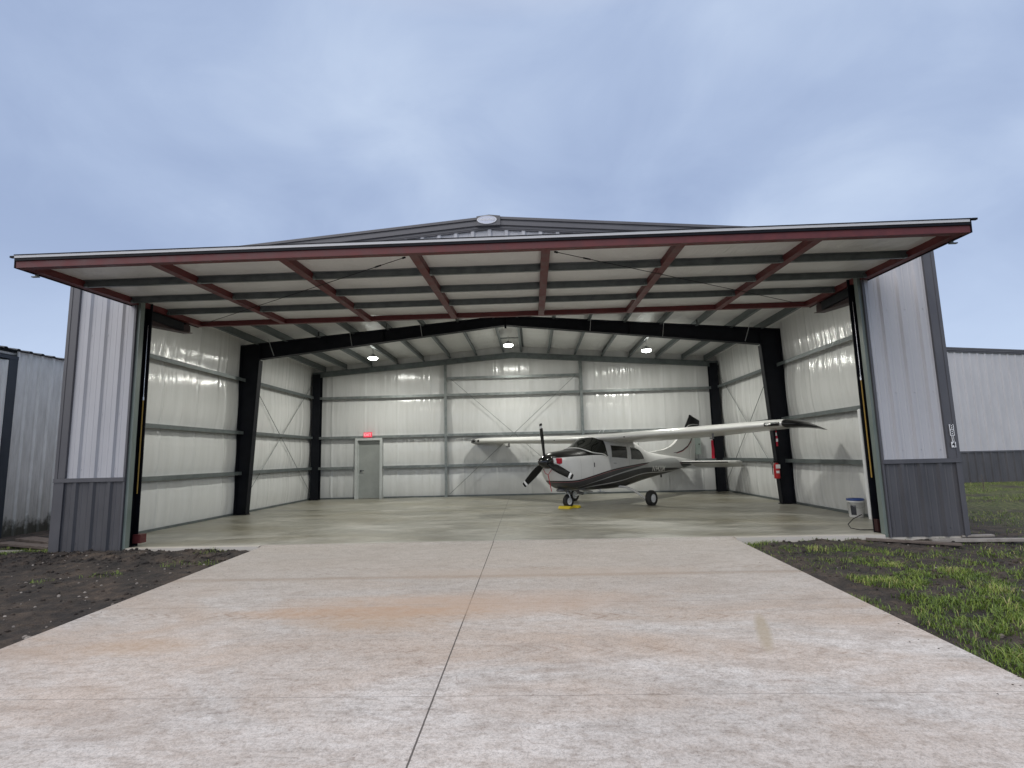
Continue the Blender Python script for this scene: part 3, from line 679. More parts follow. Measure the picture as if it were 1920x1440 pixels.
# ------------------------------------------------------------------ aircraft
HD, PT = R(225.1), R(1.2)
AC = thing('light_aircraft', 'white high wing propeller plane with black and grey stripes in the hangar', 'airplane', (1.557, 5.465, 0))
AC.rotation_mode = 'QUATERNION'; AC.rotation_quaternion = (Matrix.Rotation(HD, 3, 'Z') @ Matrix.Rotation(-PT, 3, 'Y')).to_quaternion()
ACM = AC.rotation_quaternion.to_matrix().to_4x4(); ACM.translation = AC.location
SEC = [(.79, .155, 1.38, 1.05, 2.0), (.74, .27, 1.425, .93, 2.2), (.62, .38, 1.455, .74, 2.5), (.42, .46, 1.485, .57, 2.8), (.15, .51, 1.515, .48, 3.0),
       (-.15, .535, 1.56, .455, 3.0), (-.45, .55, 1.68, .45, 2.7), (-.7, .56, 1.82, .45, 2.9), (-.92, .565, 1.895, .45, 3.4), (-1.5, .565, 1.90, .455, 3.7), (-2.1, .55, 1.90, .48, 3.6), (-2.5, .52, 1.86, .53, 3.2),
       (-2.85, .475, 1.78, .58, 2.9), (-3.2, .43, 1.63, .63, 2.6), (-3.6, .385, 1.53, .68, 2.4), (-4.2, .32, 1.465, .76, 2.3), (-5.0, .24, 1.40, .86, 2.2), (-5.8, .15, 1.34, .97, 2.2), (-6.4, .09, 1.29, 1.06, 2.), (-6.75, .03, 1.25, 1.13, 2.)]
def sec(X):
    if X >= SEC[0][0]: return SEC[0][1:]
    for i in range(len(SEC) - 1):
        a, b = SEC[i], SEC[i + 1]
        if a[0] >= X >= b[0]:
            t = (X - a[0]) / (b[0] - a[0]); p = SEC[max(i - 1, 0)]; q = SEC[min(i + 2, len(SEC) - 1)]; out = []
            for k in range(1, 5):
                h = b[0] - a[0]
                m0 = (b[k] - p[k]) / (b[0] - p[0]) * h; m1 = (q[k] - a[k]) / (q[0] - a[0]) * h
                out.append((2 * t**3 - 3 * t * t + 1) * a[k] + (t**3 - 2 * t * t + t) * m0 + (3 * t * t - 2 * t**3) * b[k] + (t**3 - t * t) * m1)
            return out
    return SEC[-1][1:]
def spt(X, t, off=0):
    w_, zt, zb, n = sec(X); c, s_ = math.cos(t), math.sin(t); zc = (zt + zb) / 2 if X > -.2 or X < -3 else .95; zc = (zt + zb) / 2
    hz = (zt - zb) / 2
    y = (w_ + off) * math.copysign(abs(c) ** (2 / n), c); z = zc + (hz + off) * math.copysign(abs(s_) ** (2 / n), s_); return (X, y, z)
def sY(X, z, off=.004):
    w_, zt, zb, n = sec(X); zc = (zt + zb) / 2; hz = (zt - zb) / 2; q = min(.999, abs((z - zc) / hz)); return (w_) * (1 - q ** n) ** (1 / n) + off
m_ = MB(); XS = [.79 - k * (7.54 / 110) for k in range(111)]; NT = 56
vs = [spt(X, 2 * math.pi * k / NT) for X in XS for k in range(NT)]
m_.add(vs, [(i * NT + k, i * NT + (k + 1) % NT, (i + 1) * NT + (k + 1) % NT, (i + 1) * NT + k) for i in range(110) for k in range(NT)], True)
m_.add(vs[:NT], [tuple(range(NT))]); m_.add(vs[-NT:], [tuple(range(NT))[::-1]])
m_.build('fuselage', 'livery', AC)
# cowl flaps, belly lumps and exhausts
m_ = MB()
for sy in (-1, 1):
    m_.tube([(-.05, sy * .2, .50), (-.22, sy * .2, .40), (-.36, sy * .2, .37)], .04, 10); m_.bar((-.1, sy * .33, .49), (-.5, sy * .33, .43), .2, .02)
m_.lathe([(0, .5), (.10, .49), (.13, .45), (.11, .42), (0, .41)], 12, 'z', (.28, 0, .02)); m_.build('exhaust', 'ac_grey', AC)
# side windows
def window(pts_top, pts_bot, x0, x1, sy, name='side_window', fm='glass'):
    n = 14; m_ = MB(); vs = []
    def ip(p, x):
        p = sorted(p)
        for (a, za), (b, zb_) in zip(p[:-1], p[1:]):
            if a <= x <= b: t = (x - a) / (b - a); return za + (zb_ - za) * t
        return p[0][1] if x < p[0][0] else p[-1][1]
    for i in range(n + 1):
        x = x0 + (x1 - x0) * i / n; zb_, zt_ = ip(pts_bot, x), ip(pts_top, x)
        for j in range(9): z = zb_ + (zt_ - zb_) * j / 8; vs.append((x, sy * sY(x, z, .005), z))
    m_.add(vs, [(i * 9 + j, i * 9 + j + 1, (i + 1) * 9 + j + 1, (i + 1) * 9 + j) for i in range(n) for j in range(8)], True)
    return m_.build(name, fm, AC)
for sy in (-1, 1):
    window([(-1.95, 1.63), (-1.21, 1.66)], [(-1.95, 1.30), (-1.21, 1.335)], -1.21, -1.95, sy)
    window([(-2.90, 1.33), (-2.84, 1.42), (-2.68, 1.54), (-2.45, 1.60), (-2.15, 1.615)], [(-2.90, 1.29), (-2.6, 1.27), (-2.15, 1.28)], -2.15, -2.90, sy)
# windshield wrapped over the cabin nose
def wbase(f):   # f 0 at the side, 1 at the centre line
    return -.98 + .78 * (1 - (1 - f) ** 2.9)
t0 = math.radians(5); m_ = MB(); NC, NR = 44, 12; vs = []; rim = []
for i in range(NC + 1):
    q = i / NC; t = t0 + (math.pi - 2 * t0) * q; f = 1 - abs(2 * q - 1); xb = wbase(f); xt = -1.04 + .19 * min(1, f * 1.6) ** .8
    for j in range(NR + 1): vs.append(spt(xb + (xt - xb) * j / NR, t, .007))
    rim.append(spt(xb + .006, t, .010))
m_.add(vs, [(i * (NR + 1) + j, (i + 1) * (NR + 1) + j, (i + 1) * (NR + 1) + j + 1, i * (NR + 1) + j + 1) for i in range(NC) for j in range(NR)], True)
m_.build('windshield', 'glass', AC)
m_ = MB(); m_.tube(rim, .014, 6)
for q in (0, 1):
    t = t0 + (math.pi - 2 * t0) * q
m_.build('windshield_trim', 'ac_white', AC)
# wing
def airfoil(n=14):
    up_, dn_ = [], []
    for k in range(n + 1):
        x = (1 - math.cos(math.pi * k / n)) / 2
        yt = .6 * (.2969 * math.sqrt(x) - .126 * x - .3516 * x * x + .2843 * x**3 - .1036 * x**4); cm = .02 * 4 * x * (1 - x)
        up_.append((x, cm + yt)); dn_.append((x, cm - yt * .85))
    return up_ + dn_[-2:0:-1]
AF = airfoil()
def wsta(Y, xle, zle, ch, inc, th=1.):
    out = []
    for x, z in AF:
        dx = -x * ch; dz = z * ch * th * 1.0; out.append((xle + dx * math.cos(inc) + dz * math.sin(inc) * 0, Y, zle + dz + dx * math.sin(inc)))
    return out
WS = [(0, -.84, 1.86, 1.66, .055, 1.2), (.6, -.84, 1.855, 1.66, .055, 1.2), (2.9, -.85, 1.905, 1.62, .045, 1.25), (4.95, -.93, 1.965, 1.24, .03, 1.4), (5.2, -.95, 1.968, 1.20, .03, 1.4)]
TIP = [(5.2, -.95, 1.968, 1.20, .03, 1.4), (5.38, -1.0, 1.958, 1.15, .04, 1.3), (5.52, -1.10, 1.945, 1.06, .05, 1.15), (5.62, -1.28, 1.925, .90, .06, .8), (5.70, -1.55, 1.90, .66, .07, .35)]
def loft(m_, stas, sgn):
    n = len(AF); vs = []
    for st in stas:
        Y, xle, zle, ch, inc = st[:5]; th = st[5] if len(st) > 5 else 1.
        vs += wsta(Y * sgn, xle, zle, ch, inc, th)
    m_.add(vs, [(i * n + k, i * n + (k + 1) % n, (i + 1) * n + (k + 1) % n, (i + 1) * n + k) for i in range(len(stas) - 1) for k in range(n)], True)
    m_.add(vs[-n:], [tuple(range(n))])
m_ = MB()
for sgn in (1, -1): loft(m_, WS, sgn)
WING = m_.build('wing', 'ac_white', AC)
for sgn in (1, -1):
    m_ = MB(); loft(m_, TIP, sgn); m_.build('wing_tip', 'black', AC)
    m_ = MB(); m_.tube([(-.925, sgn * 4.86, 1.966), (-.935, sgn * 5.16, 1.968)], .042, 12); b_ = m_.build('landing_light', 'black', WING)
    m_ = MB(); m_.lathe([(.0, -.01), (.024, -.006), (.03, .0)], 10, 'x', (-.885, sgn * 4.93, 1.966)); m_.tube([(-.892, sgn * 4.89, 1.966), (-.895, sgn * 5.0, 1.966)], .017, 8); m_.build('light_lens', 'lens', b_) if False else m_.build('light_lens', 'lens', WING)
    m_ = MB(); m_.tube([(-1.15, sgn * 3.56, 1.84), (-1.15, sgn * 3.56, 1.72)], .022, 8); m_.tube([(-1.02, sgn * 3.56, 1.73), (-1.18, sgn * 3.56, 1.73)], .016, 8); m_.build('pitot_tube', 'ac_grey', WING)
    m_ = MB(); m_.tube([(-1.6, sgn * 2.2, 2.02), (-1.6, sgn * 2.2, 2.035)], .05, 12); m_.build('fuel_cap', 'ac_grey', WING)
    m_ = MB(); m_.lathe([(0, .012), (.022, .006), (.026, .0)], 10, 'x', (-.855, sgn * 1.25, 1.86)); m_.build('air_vent', 'black', WING)
# tail
def slab_poly(poly, y0, y1, fn=None, edge=.35):
    """extruded polygon with thinner rim, for fins"""
    m_ = MB(); n = len(poly); cx_ = sum(p[0] for p in poly) / n; cz_ = sum(p[1] for p in poly) / n; yc_ = (y0 + y1) / 2; h = (y1 - y0) / 2
    inn = [(cx_ + (x - cx_) * .86, cz_ + (z - cz_) * .93) for x, z in poly]
    vs = [(x, yc_ - h, z) for x, z in inn] + [(x, yc_ - h * edge, z) for x, z in poly] + [(x, yc_ + h * edge, z) for x, z in poly] + [(x, yc_ + h, z) for x, z in inn]
    fs = [(i + a * n, (i + 1) % n + a * n, (i + 1) % n + (a + 1) * n, i + (a + 1) * n) for a in range(3) for i in range(n)] + [tuple(range(n))[::-1], tuple(range(3 * n, 4 * n))]
    if fn: vs = [fn(*v) for v in vs]
    m_.add(vs, fs); return m_
slab_poly([(-3.75, 1.49), (-4.6, 1.575), (-5.14, 1.70), (-5.42, 1.82), (-5.67, 1.97), (-6.16, 2.35), (-6.72, 2.35), (-6.35, 1.26), (-5.6, 1.30), (-4.6, 1.40)], -.045, .045).build('tail_fin', 'ac_white', AC)
slab_poly([(-6.74, 2.35), (-7.06, 2.35), (-6.86, 1.97), (-6.72, 1.24), (-6.37, 1.24)], -.03, .03).build('rudder', 'ac_white', AC)
slab_poly([(-6.17, 2.352), (-6.52, 2.76), (-6.56, 2.84), (-6.66, 2.80), (-7.2, 2.67), (-7.24, 2.64), (-7.07, 2.352)], -.04, .04).build('fin_cap', 'black', AC)
m_ = MB()
for off, r_, z0 in ((0, .014, 0),):
    m_.tube([(-6.2, .047, 2.37), (-6.4, .048, 2.46), (-6.7, .046, 2.5), (-7.05, .04, 2.5)], [.004, .013, .013, .01], 6)
m_.build('fin_stripe', 'ac_white', AC)
m_ = MB(); m_.tube([(-5.0, .02, 1.50), (-5.5, .047, 1.50), (-5.9, .048, 1.58), (-6.25, .048, 1.73), (-6.5, .044, 1.93), (-6.58, .042, 2.05)], [.004, .012, .018, .018, .016, .012], 6); m_.build('fin_stripe', 'black', AC)
m_ = MB(); m_.tube([(-5.5, .046, 1.475), (-5.9, .047, 1.555), (-6.25, .047, 1.70), (-6.5, .043, 1.89)], .007, 6); m_.build('fin_stripe', 'red_cloth', AC)
for sgn in (1, -1):
    st = slab_poly([(-5.58, .08), (-5.66, 1.78), (-5.82, 1.95), (-6.12, 1.96), (-6.16, 1.80), (-6.05, .08)], 1.135, 1.225, lambda x, y, z: (x, sgn * z, y)); so_ = st.build('stabilizer', 'ac_white', AC)
    slab_poly([(-6.06, .12), (-6.17, 1.93), (-6.5, 1.86), (-6.58, .35), (-6.45, .12)], 1.155, 1.21, lambda x, y, z: (x, sgn * z, y + (x + 6.08) * .34)).build('elevator', 'ac_white', AC)
    m_ = MB(); m_.tube([(-5.578, sgn * .16, 1.172), (-5.655, sgn * 1.74, 1.172)], .02, 8); m_.build('leading_edge_boot', 'black', so_)
# registration
for sy in (1, -1):
    tm = text_mesh('N9420M', .27, .0, lambda u, v, d: (0, u, v)); vs = []
    for (_, u, v) in tm.v:
        x = -3.90 - u * sy * .93 if sy > 0 else -3.90 - u * sy * .93; z = .985 + v * .9; vs.append((x, sy * sY(x, z, .006), z))
    tm.v = vs; tm.build('registration', 'ac_white', AC)
# propeller
PR = thing_o = bpy.data.objects.new('propeller', None); COL.objects.link(PR); PR.parent = AC; PR.location = (.88, .03, 1.215)
m_ = MB(); m_.lathe([(.0, .26), (.03, .25), (.085, .20), (.135, .12), (.172, .02), (.185, -.07), (.185, -.11), (.0, -.11)], 28, 'x'); m_.build('spinner', 'spinner', PR)
def blade_mb(ang):
    m_ = MB(); st = [(.10, .10, .085, 40), (.20, .145, .06, 34), (.35, .18, .042, 27), (.55, .185, .032, 20), (.75, .165, .024, 15), (.87, .15, .018, 13), (.935, .14, .016, 12), (.985, .125, .013, 12), (1.0, .09, .008, 12)]
    ca, sa = math.cos(ang), math.sin(ang); n = 10; rings = []
    for r_, ch, th, tw in st:
        ring = []
        for k in range(n):
            t = 2 * math.pi * k / n; c_ = ch / 2 * math.cos(t); h_ = th / 2 * math.sin(t); a = math.radians(tw)
            px = h_ * math.cos(a) - c_ * math.sin(a); pt = c_ * math.cos(a) + h_ * math.sin(a)
            ring.append((px + .02, ca * r_ - sa * pt, sa * r_ + ca * pt))
        rings.append(ring)
    for i in range(len(st) - 1):
        m_.mi = 1 if i == 5 else 0
        m_.add(rings[i] + rings[i + 1], [(k, (k + 1) % n, n + (k + 1) % n, n + k) for k in range(n)], True)
    m_.mi = 0; m_.add(rings[-1], [tuple(range(n))]); return m_
for a in (98, 218, 338):
    # prop plane seen from the front: local +Y is to the right in the photo
    blade_mb(math.radians(a)).build('blade', ['blade', 'white_paint'], PR)
# landing gear
def wheel(c, r, wdt, name='wheel', par=AC):
    hx = wdt / 2
    e = bpy.data.objects.new(name, None); COL.objects.link(e); e.parent = par; e.location = c
    m_ = MB(); m_.lathe([(r * .52, -hx * .8), (r * .72, -hx), (r * .9, -hx * .85), (r * .98, -hx * .5), (r, -hx * .1), (r, hx * .1), (r * .98, hx * .5), (r * .9, hx * .85), (r * .72, hx), (r * .52, hx * .8)], 32, 'y'); m_.build('tyre', 'rubber', e)
    m_ = MB(); m_.lathe([(.0, -hx * .7), (r * .2, -hx * .72), (r * .3, -hx * .5), (r * .46, -hx * .55), (r * .54, -hx * .82), (r * .54, hx * .82), (r * .46, hx * .55), (r * .3, hx * .5), (r * .2, hx * .8), (.0, hx * .8)], 24, 'y'); m_.build('rim', 'white_paint', e)
    return e
for sgn in (1, -1):
    m_ = MB(); pts = [(-1.72, sgn * .40, .52), (-1.74, sgn * .62, .50), (-1.78, sgn * .86, .41), (-1.80, sgn * 1.06, .30), (-1.81, sgn * 1.22, .20), (-1.81, sgn * 1.30, .19)]
    m_.tube(pts, [.035, .034, .031, .028, .026, .03], 10); m_.build('main_gear_leg', 'ac_white', AC)
    wheel((-1.81, sgn * 1.38, .225), .215, .165)
m_ = MB(); m_.tube([(.0, 0, .62), (.03, 0, .44)], .045, 12); m_.tube([(.03, 0, .46), (.035, 0, .38)], .032, 12); m_.bar((-.0, 0, .56), (-.22, 0, .48), .03)
m_.build('nose_strut', 'ac_grey', AC)
m_ = MB(); 
for sy in (-1, 1): m_.tube([(.035, sy * .02, .40), (.035, sy * .075, .36), (.02, sy * .088, .28), (.0, sy * .088, .18)], .014, 8)
m_.tube([(.035, -.04, .395), (.035, .04, .395)], .03, 8); m_.tube([(-.03, 0, .50), (-.13, 0, .43), (-.03, 0, .37)], .012, 6); m_.build('nose_fork', 'galv_bright', AC)
wheel((0., 0, .185), .178, .13)
# small fittings
for p_, q_ in (((-1.25, .12, 2.0), (-1.38, .12, 2.22)), ((-1.75, -.15, 2.0), (-1.9, -.15, 2.25)), ((-3.3, .0, 1.58), (-3.36, 0, 1.80))):
    m_ = MB(); m_.tube([p_, q_], [.008, .004], 6); m_.build('antenna', 'galv_bright' if p_[0] > -3 else 'black', AC)
m_ = MB(); m_.tube([(-1.0, .3, .47), (-1.0, .3, .40)], .02, 8); m_.bar((-1.12, .3, .40), (-.95, .3, .40), .12, .02); m_.build('entry_step', 'galv_bright', AC)
m_ = MB(); m_.tube([(-4.55, .0, .80), (-4.55, 0, .70)], .025, 10); m_.build('tie_down_ring', 'black', AC)
m_ = MB(); m_.add([(x, sY(x, z, .006), z) for z in (1.07, 1.19) for x in (-.44, -.47)], [(0, 1, 3, 2)]); m_.tube([(-.455, sY(-.455, 1.08, .004), 1.08), (-.455, sY(-.455, 1.18, .004), 1.18)], .013, 6); m_.build('side_vent', 'black', AC)
m_ = MB(); m_.tube([(-1.28, sY(-1.28, 1.17, .01), 1.17), (-1.40, sY(-1.4, 1.17, .01), 1.165)], .008, 6); m_.build('door_handle', 'ac_grey', AC)
def aw(p): return tuple(ACM @ Vector(p))
# red cowl plugs tied to the nose
for sy, lab in ((1, 'red foam plug filling the engine inlet right of the propeller hub'), (-1, 'red foam plug in the engine inlet behind the propeller, far side')):
    m_ = MB(); m_.box(-.07, .05, -.105, .105, -.075, .075)
    o = m_.build('inlet_plug', 'red_cloth', None, label=lab, category='engine plug'); o.matrix_world = ACM @ Matrix.Translation((.68, sy * .27, 1.235))
    md = o.modifiers.new('b', 'BEVEL'); md.width = .025; md.segments = 3
m_ = MB(); m_.tube([aw((.80, -.13, 1.03)), aw((.80, -.06, .93)), aw((.78, .02, .88))], .007, 6); m_.tube([aw((.78, .17, 1.04)), aw((.80, .10, .95)), aw((.78, .02, .88))], .007, 6)
m_.bar(aw((.78, .02, .88)), aw((.66, .02, .46)), .022, .004)
m_.build('warning_streamer', 'red_cloth', None, label='thin red streamer dangling under the propeller hub on a cord', category='streamer', group='red streamers on the aircraft')
def streamer(loc, h, w_, lab, mats):
    m_ = MB(); n = 10
    for k in range(n):
        z0, z1 = -h * k / n, -h * (k + 1) / n; a = .35 + .5 * math.sin(k * .7)
        m_.mi = 1 if (len(mats) > 1 and k in (1, 2, 5, 6)) else 0
        m_.add([(-w_ / 2 * (1 + .5 * k / n), .004 * math.sin(k), z0), (w_ / 2 * (1 + .5 * k / n), .012 * math.sin(k * .9), z0), (w_ / 2 * (1 + .5 * (k + 1) / n), .012 * math.sin((k + 1) * .9), z1), (-w_ / 2 * (1 + .5 * (k + 1) / n), .004 * math.sin(k + 1), z1)], [(0, 1, 2, 3)])
    m_.mi = 0; m_.tube([(0, 0, .08), (0, 0, 0)], .004, 5)
    o = m_.build('warning_streamer', mats, None, label=lab, category='streamer', group='red streamers on the aircraft'); o.location = loc
    md = o.modifiers.new('s', 'SOLIDIFY'); md.thickness = .003
streamer(aw((-1.10, 3.56, 1.68)), .42, .05, 'red streamer hanging under the near wing in front of back corner column', ['red_cloth'])
streamer(aw((-1.4, 4.91, 1.84)), .33, .028, 'red and white streamer hanging near wing tip beside the black column', ['red_cloth', 'white_tag'])
# chocks
def chock(c, ang, lab):
    m_ = MB(); m_.prism([(-.09, 0), (.09, 0), (.035, .07), (-.035, .07)], -.18, .18, lambda u, v, t: (u, t, v)); o = m_.build('wheel_chock', 'yellow', None, label=lab, category='wheel chock', group='yellow chocks at the nose wheel')
    o.location = c; o.rotation_euler = (0, 0, ang); md = o.modifiers.new('b', 'BEVEL'); md.width = .012; md.segments = 2
chock((1.557 + math.cos(HD) * .155 + .02, 5.465 + math.sin(HD) * .155 - .02, .001), HD + .12, 'yellow wheel chock lying in front of the nose wheel')
chock((1.557 - math.cos(HD) * .175 + .03, 5.465 - math.sin(HD) * .175 - .03, .001), HD + R(8), 'yellow wheel chock lying behind the nose wheel')

# ------------------------------------------------------------------ lamps
def lamp(x, y, z, lab):
    t = thing('ceiling_light', lab, 'light', (x, y, z), 'round hangar ceiling lights')
    m_ = MB(); m_.lathe([(0, .12), (.05, .12), (.06, .07), (.14, .045), (.155, .0), (.15, -.004)], 24); m_.tube([(0, 0, .12), (0, 0, .30)], .012, 6); m_.build('housing', 'galv_bright', t)
    m_ = MB(); m_.lathe([(.15, -.002), (.148, -.03), (.12, -.055), (.06, -.07), (0, -.074)], 24); m_.build('led_lens', 'led', t)
    ld = bpy.data.lights.new('ceiling_light_beam', 'AREA'); ld.shape = 'DISK'; ld.size = .26; ld.energy = LW; ld.color = (1., .99, .92)
    lo_ = bpy.data.objects.new('ceiling_light_beam', ld); COL.objects.link(lo_); lo_.parent = t; lo_.location = (0, 0, -.082)
    return t
LW = 102
lamp(-4.47, 8., 4.69, 'lit round ceiling light on the left of the rear row')
lamp(-.04, 8., 4.98, 'lit round ceiling light in the middle under the ridge')
lamp(4.39, 8., 4.67, 'lit round ceiling light on the right of the rear row')
LW = 74
lamp(-4.47, 2.5, 4.69, 'ceiling light behind the raised door, left of the front row')
LW = 26
lamp(-.04, 2.5, 4.98, 'ceiling light behind the raised door, middle of the front row')
LW = 74
lamp(4.39, 2.5, 4.67, 'ceiling light behind the raised door, right of the front row')

# ------------------------------------------------------------------ small things
ES = thing('exit_sign', 'small lit red EXIT sign above the back door', 'sign', (-5.33, YB - .25, 2.29))
m_ = MB(); m_.box(-.15, .15, 0, .05, -.09, .09); m_.build('sign_box', 'exit_red', ES)
text_mesh('EXIT', .13, .002, lambda u, v, d: (u, -.004 - d, v)).build('lettering', 'exit_letters', ES)
NS_ = thing('number_sign', 'vertical house number 8814 on the right corner trim', 'sign', (7.525, -.046, 1.558))
for k, ch in enumerate('8814'):
    zc = .145 - k * .095; m_ = MB(); dx = .036 if ch != '1' else .018
    m_.box(-dx + k * .0, dx + k * .0, -.004, 0, zc - .045, zc + .045); pl = m_.build('number_plate', 'number_white', NS_)
    text_mesh(ch, .112, .001, lambda u, v, d: (u, -.0055 - d, v + zc), 1.05).build('digit', 'black', pl)
FE = thing('fire_extinguisher', 'red fire extinguisher with white tags on the right black column', 'extinguisher', (7.0, 5.33, .66))
m_ = MB(); m_.lathe([(0, 0), (.07, 0), (.075, .03), (.075, .32), (.06, .37), (.03, .40), (.0, .40)], 20); m_.build('tank', 'red_plastic', FE)
m_ = MB(); m_.tube([(0, 0, .4), (0, 0, .45)], .018, 8); m_.bar((-.08, 0, .45), (.05, 0, .46), .02); m_.tube([(-.03, 0, .44), (-.11, -.01, .40), (-.11, -.01, .1)], .01, 6); m_.build('valve', 'black', FE)
m_ = MB(); m_.bar((-.05, -.08, .31), (.06, -.08, .31), .01, .10); m_.bar((-.05, -.08, .17), (.03, -.08, .17), .01, .06); m_.build('tag', 'white_tag', FE)
EB = thing('electrical_box', 'grey electrical box with conduits on the back wall behind the tail', 'electrical box', (6.46, 10.28, 1.22))
m_ = MB(); m_.box(-.14, .14, -.0, .14, .08, .66); m_.build('cabinet', 'box_green', EB)
m_ = MB(); m_.tube([(-.08, .06, .08), (-.08, .06, -.12)], .02, 8); m_.tube([(.04, .06, .08), (.04, .06, -.12)], .02, 8); m_.build('conduit', 'galv', EB)
m_ = MB(); m_.box(.06, .1, -.012, .0, .42, .46); m_.build('latch', 'black', EB)
BK = thing('bucket', 'white plastic bucket with blue lid by the side door', 'bucket', (7.25, 2.40, .0))
m_ = MB(); m_.lathe([(0, 0), (.128, 0), (.132, .01), (.148, .30), (.155, .30), (.155, .315), (.148, .318), (.150, .35)], 32); m_.build('pail', 'plastic_white', BK)
m_ = MB(); m_.lathe([(.158, .335), (.16, .35), (.158, .372), (.14, .374), (.135, .362), (.0, .362)], 32); m_.build('lid', 'blue_lid', BK)
m_ = MB(); n = 8; vs = []
for k in range(n + 1):
    t = R(200 + 42 * k / n)
    for z, r_ in ((.05, .1355), (.24, .1455)): vs.append((math.cos(t) * r_, math.sin(t) * r_, z))
m_.add(vs, [(2 * k, 2 * k + 2, 2 * k + 3, 2 * k + 1) for k in range(n)]); m_.build('paper_label', 'label_dark', BK)
m_ = MB(); m_.tube([(math.cos(R(a)) * .158, math.sin(R(a)) * .158 - .0, .30 - .11 * math.sin(R((a - 190) / 160 * 180))) for a in range(190, 351, 16)], .004, 5); m_.build('wire_handle', 'chrome', BK)
m_ = MB(); pts = [(6.50, .50, .012), (6.34, .50, .014), (6.18, .46, .02), (6.06, .52, .045), (6.10, .66, .09), (6.24, .74, .17), (6.40, .75, .24)]
m_.tube(pts, .008, 8); m_.build('power_cord', 'rubber', None, label='black cord looping from the right door post onto the floor', category='cord')

def plank(p, q, w_, th, m, lab, name='wood_plank', cat='plank'):
    L = (Vector(q) - Vector(p)).length; m_ = MB(); n = 8
    for k in range(n): pass
    m_.box(-L / 2, L / 2, -w_ / 2, w_ / 2, -th / 2, th / 2); o = m_.build(name, m, None, label=lab, category=cat, group='boards lying around the hangars')
    mid_ = (Vector(p) + Vector(q)) / 2; o.location = mid_; d = Vector(q) - Vector(p); o.rotation_euler = (0, -math.asin(d.z / L), math.atan2(d.y, d.x))
    md = o.modifiers.new('b', 'BEVEL'); md.width = .004
plank((5.9, -.17, -.035), (7.02, -.62, -.065), .10, .035, 'plank', 'brown weathered board on the dirt below the right front wall')
plank((6.8, -.30, -.05), (8.7, -.62, -.02), .10, .045, 'plank_pale', 'pale grey board sticking out past the right front corner')
plank((7.5, .02, -.045), (7.95, -.05, -.03), .09, .03, 'plank_pale', 'short pale board end at the foot of the right corner')
plank((-9.75, 1.75, -.03), (-8.0, .95, -.045), .30, .05, 'plank', 'wide dark board between the left building and the hangar')
plank((-9.6, 1.15, -.03), (-8.1, .62, -.05), .22, .045, 'plank', 'second dark board nearer the grass at the left')
plank((-9.6, .35, -.06), (-8.35, .22, -.06), .16, .04, 'plank_pale', 'pale board half sunk in the grass at far left')

# stones
m_ = MB()
def stone(x, y, r_):
    z = gz(x, y) + r_ * .25; sq = .55 + rnd.random() * .4; ph = rnd.random() * 6
    t_ = []
    for a, b_ in ((-1, 4), (-.5, 5), (.45, 5), (1, 3)):
        rr = math.sqrt(max(0.08, 1 - a * a)) * r_
        for k in range(6): t_.append((x + rr * math.cos(k * 1.047 + ph) * (1 + .3 * rnd.random()), y + rr * math.sin(k * 1.047 + ph) * (.8 + .3 * rnd.random()), z + a * r_ * sq))
    m_.add(t_, [(j * 6 + k, j * 6 + (k + 1) % 6, (j + 1) * 6 + (k + 1) % 6, (j + 1) * 6 + k) for j in range(3) for k in range(6)] + [tuple(range(18, 24))])
for _ in range(330):
    x = rnd.uniform(-9, -4.1); y = rnd.uniform(-5.6, -.15)
    if x > -4.15 + 0: continue
    stone(x, y, .006 + .013 * rnd.random() ** 2.2)
for _ in range(70):
    x = rnd.uniform(4.1, 9.5); y = rnd.uniform(-5., .0); stone(x, y, .006 + .012 * rnd.random() ** 2)
for x, y, r_ in ((6.25, -.22, .030), (5.45, -.70, .024), (-4.10, -4.05, .035), (-4.2, -3.98, .025), (4.6, -4.2, .022), (5.0, -1.3, .02), (-5.2, -2.5, .022), (-5.0, -2.35, .02), (-5.9, -2.1, .02), (-6.2, -1.9, .02)): stone(x, y, r_)
m_.build('gravel', 'stone', kind='stuff')
# dirt clods
m_ = MB()
for _ in range(2600):
    if rnd.random() < .65: x = rnd.uniform(-9, -4.15); y = rnd.uniform(-5., .0) if rnd.random() < .5 else rnd.uniform(-.8, -.05)
    else: x = rnd.uniform(4.15, 9); y = rnd.uniform(-4.5, -.05)
    stone(x, y, .007 + .026 * rnd.random() ** 3.2)
for _ in range(170):      # crumbs of soil spilled on the edges of the slab
    if rnd.random() < .55: x = -4.0 + .45 * rnd.random() ** 2.5; y = rnd.uniform(-5.5, -.1)
    else: x = 3.92 - .35 * rnd.random() ** 2.5; y = rnd.uniform(-6., -.1)
    r_ = .003 + .007 * rnd.random() ** 2; zc = zdrive(y)
    m_.lathe([(0, -r_ * .4), (r_, 0), (r_ * .7, r_ * .6), (0, r_ * .8)], 5, 'z', (x, y, zc))
m_.build('dirt_clods', 'dirt', kind='stuff')

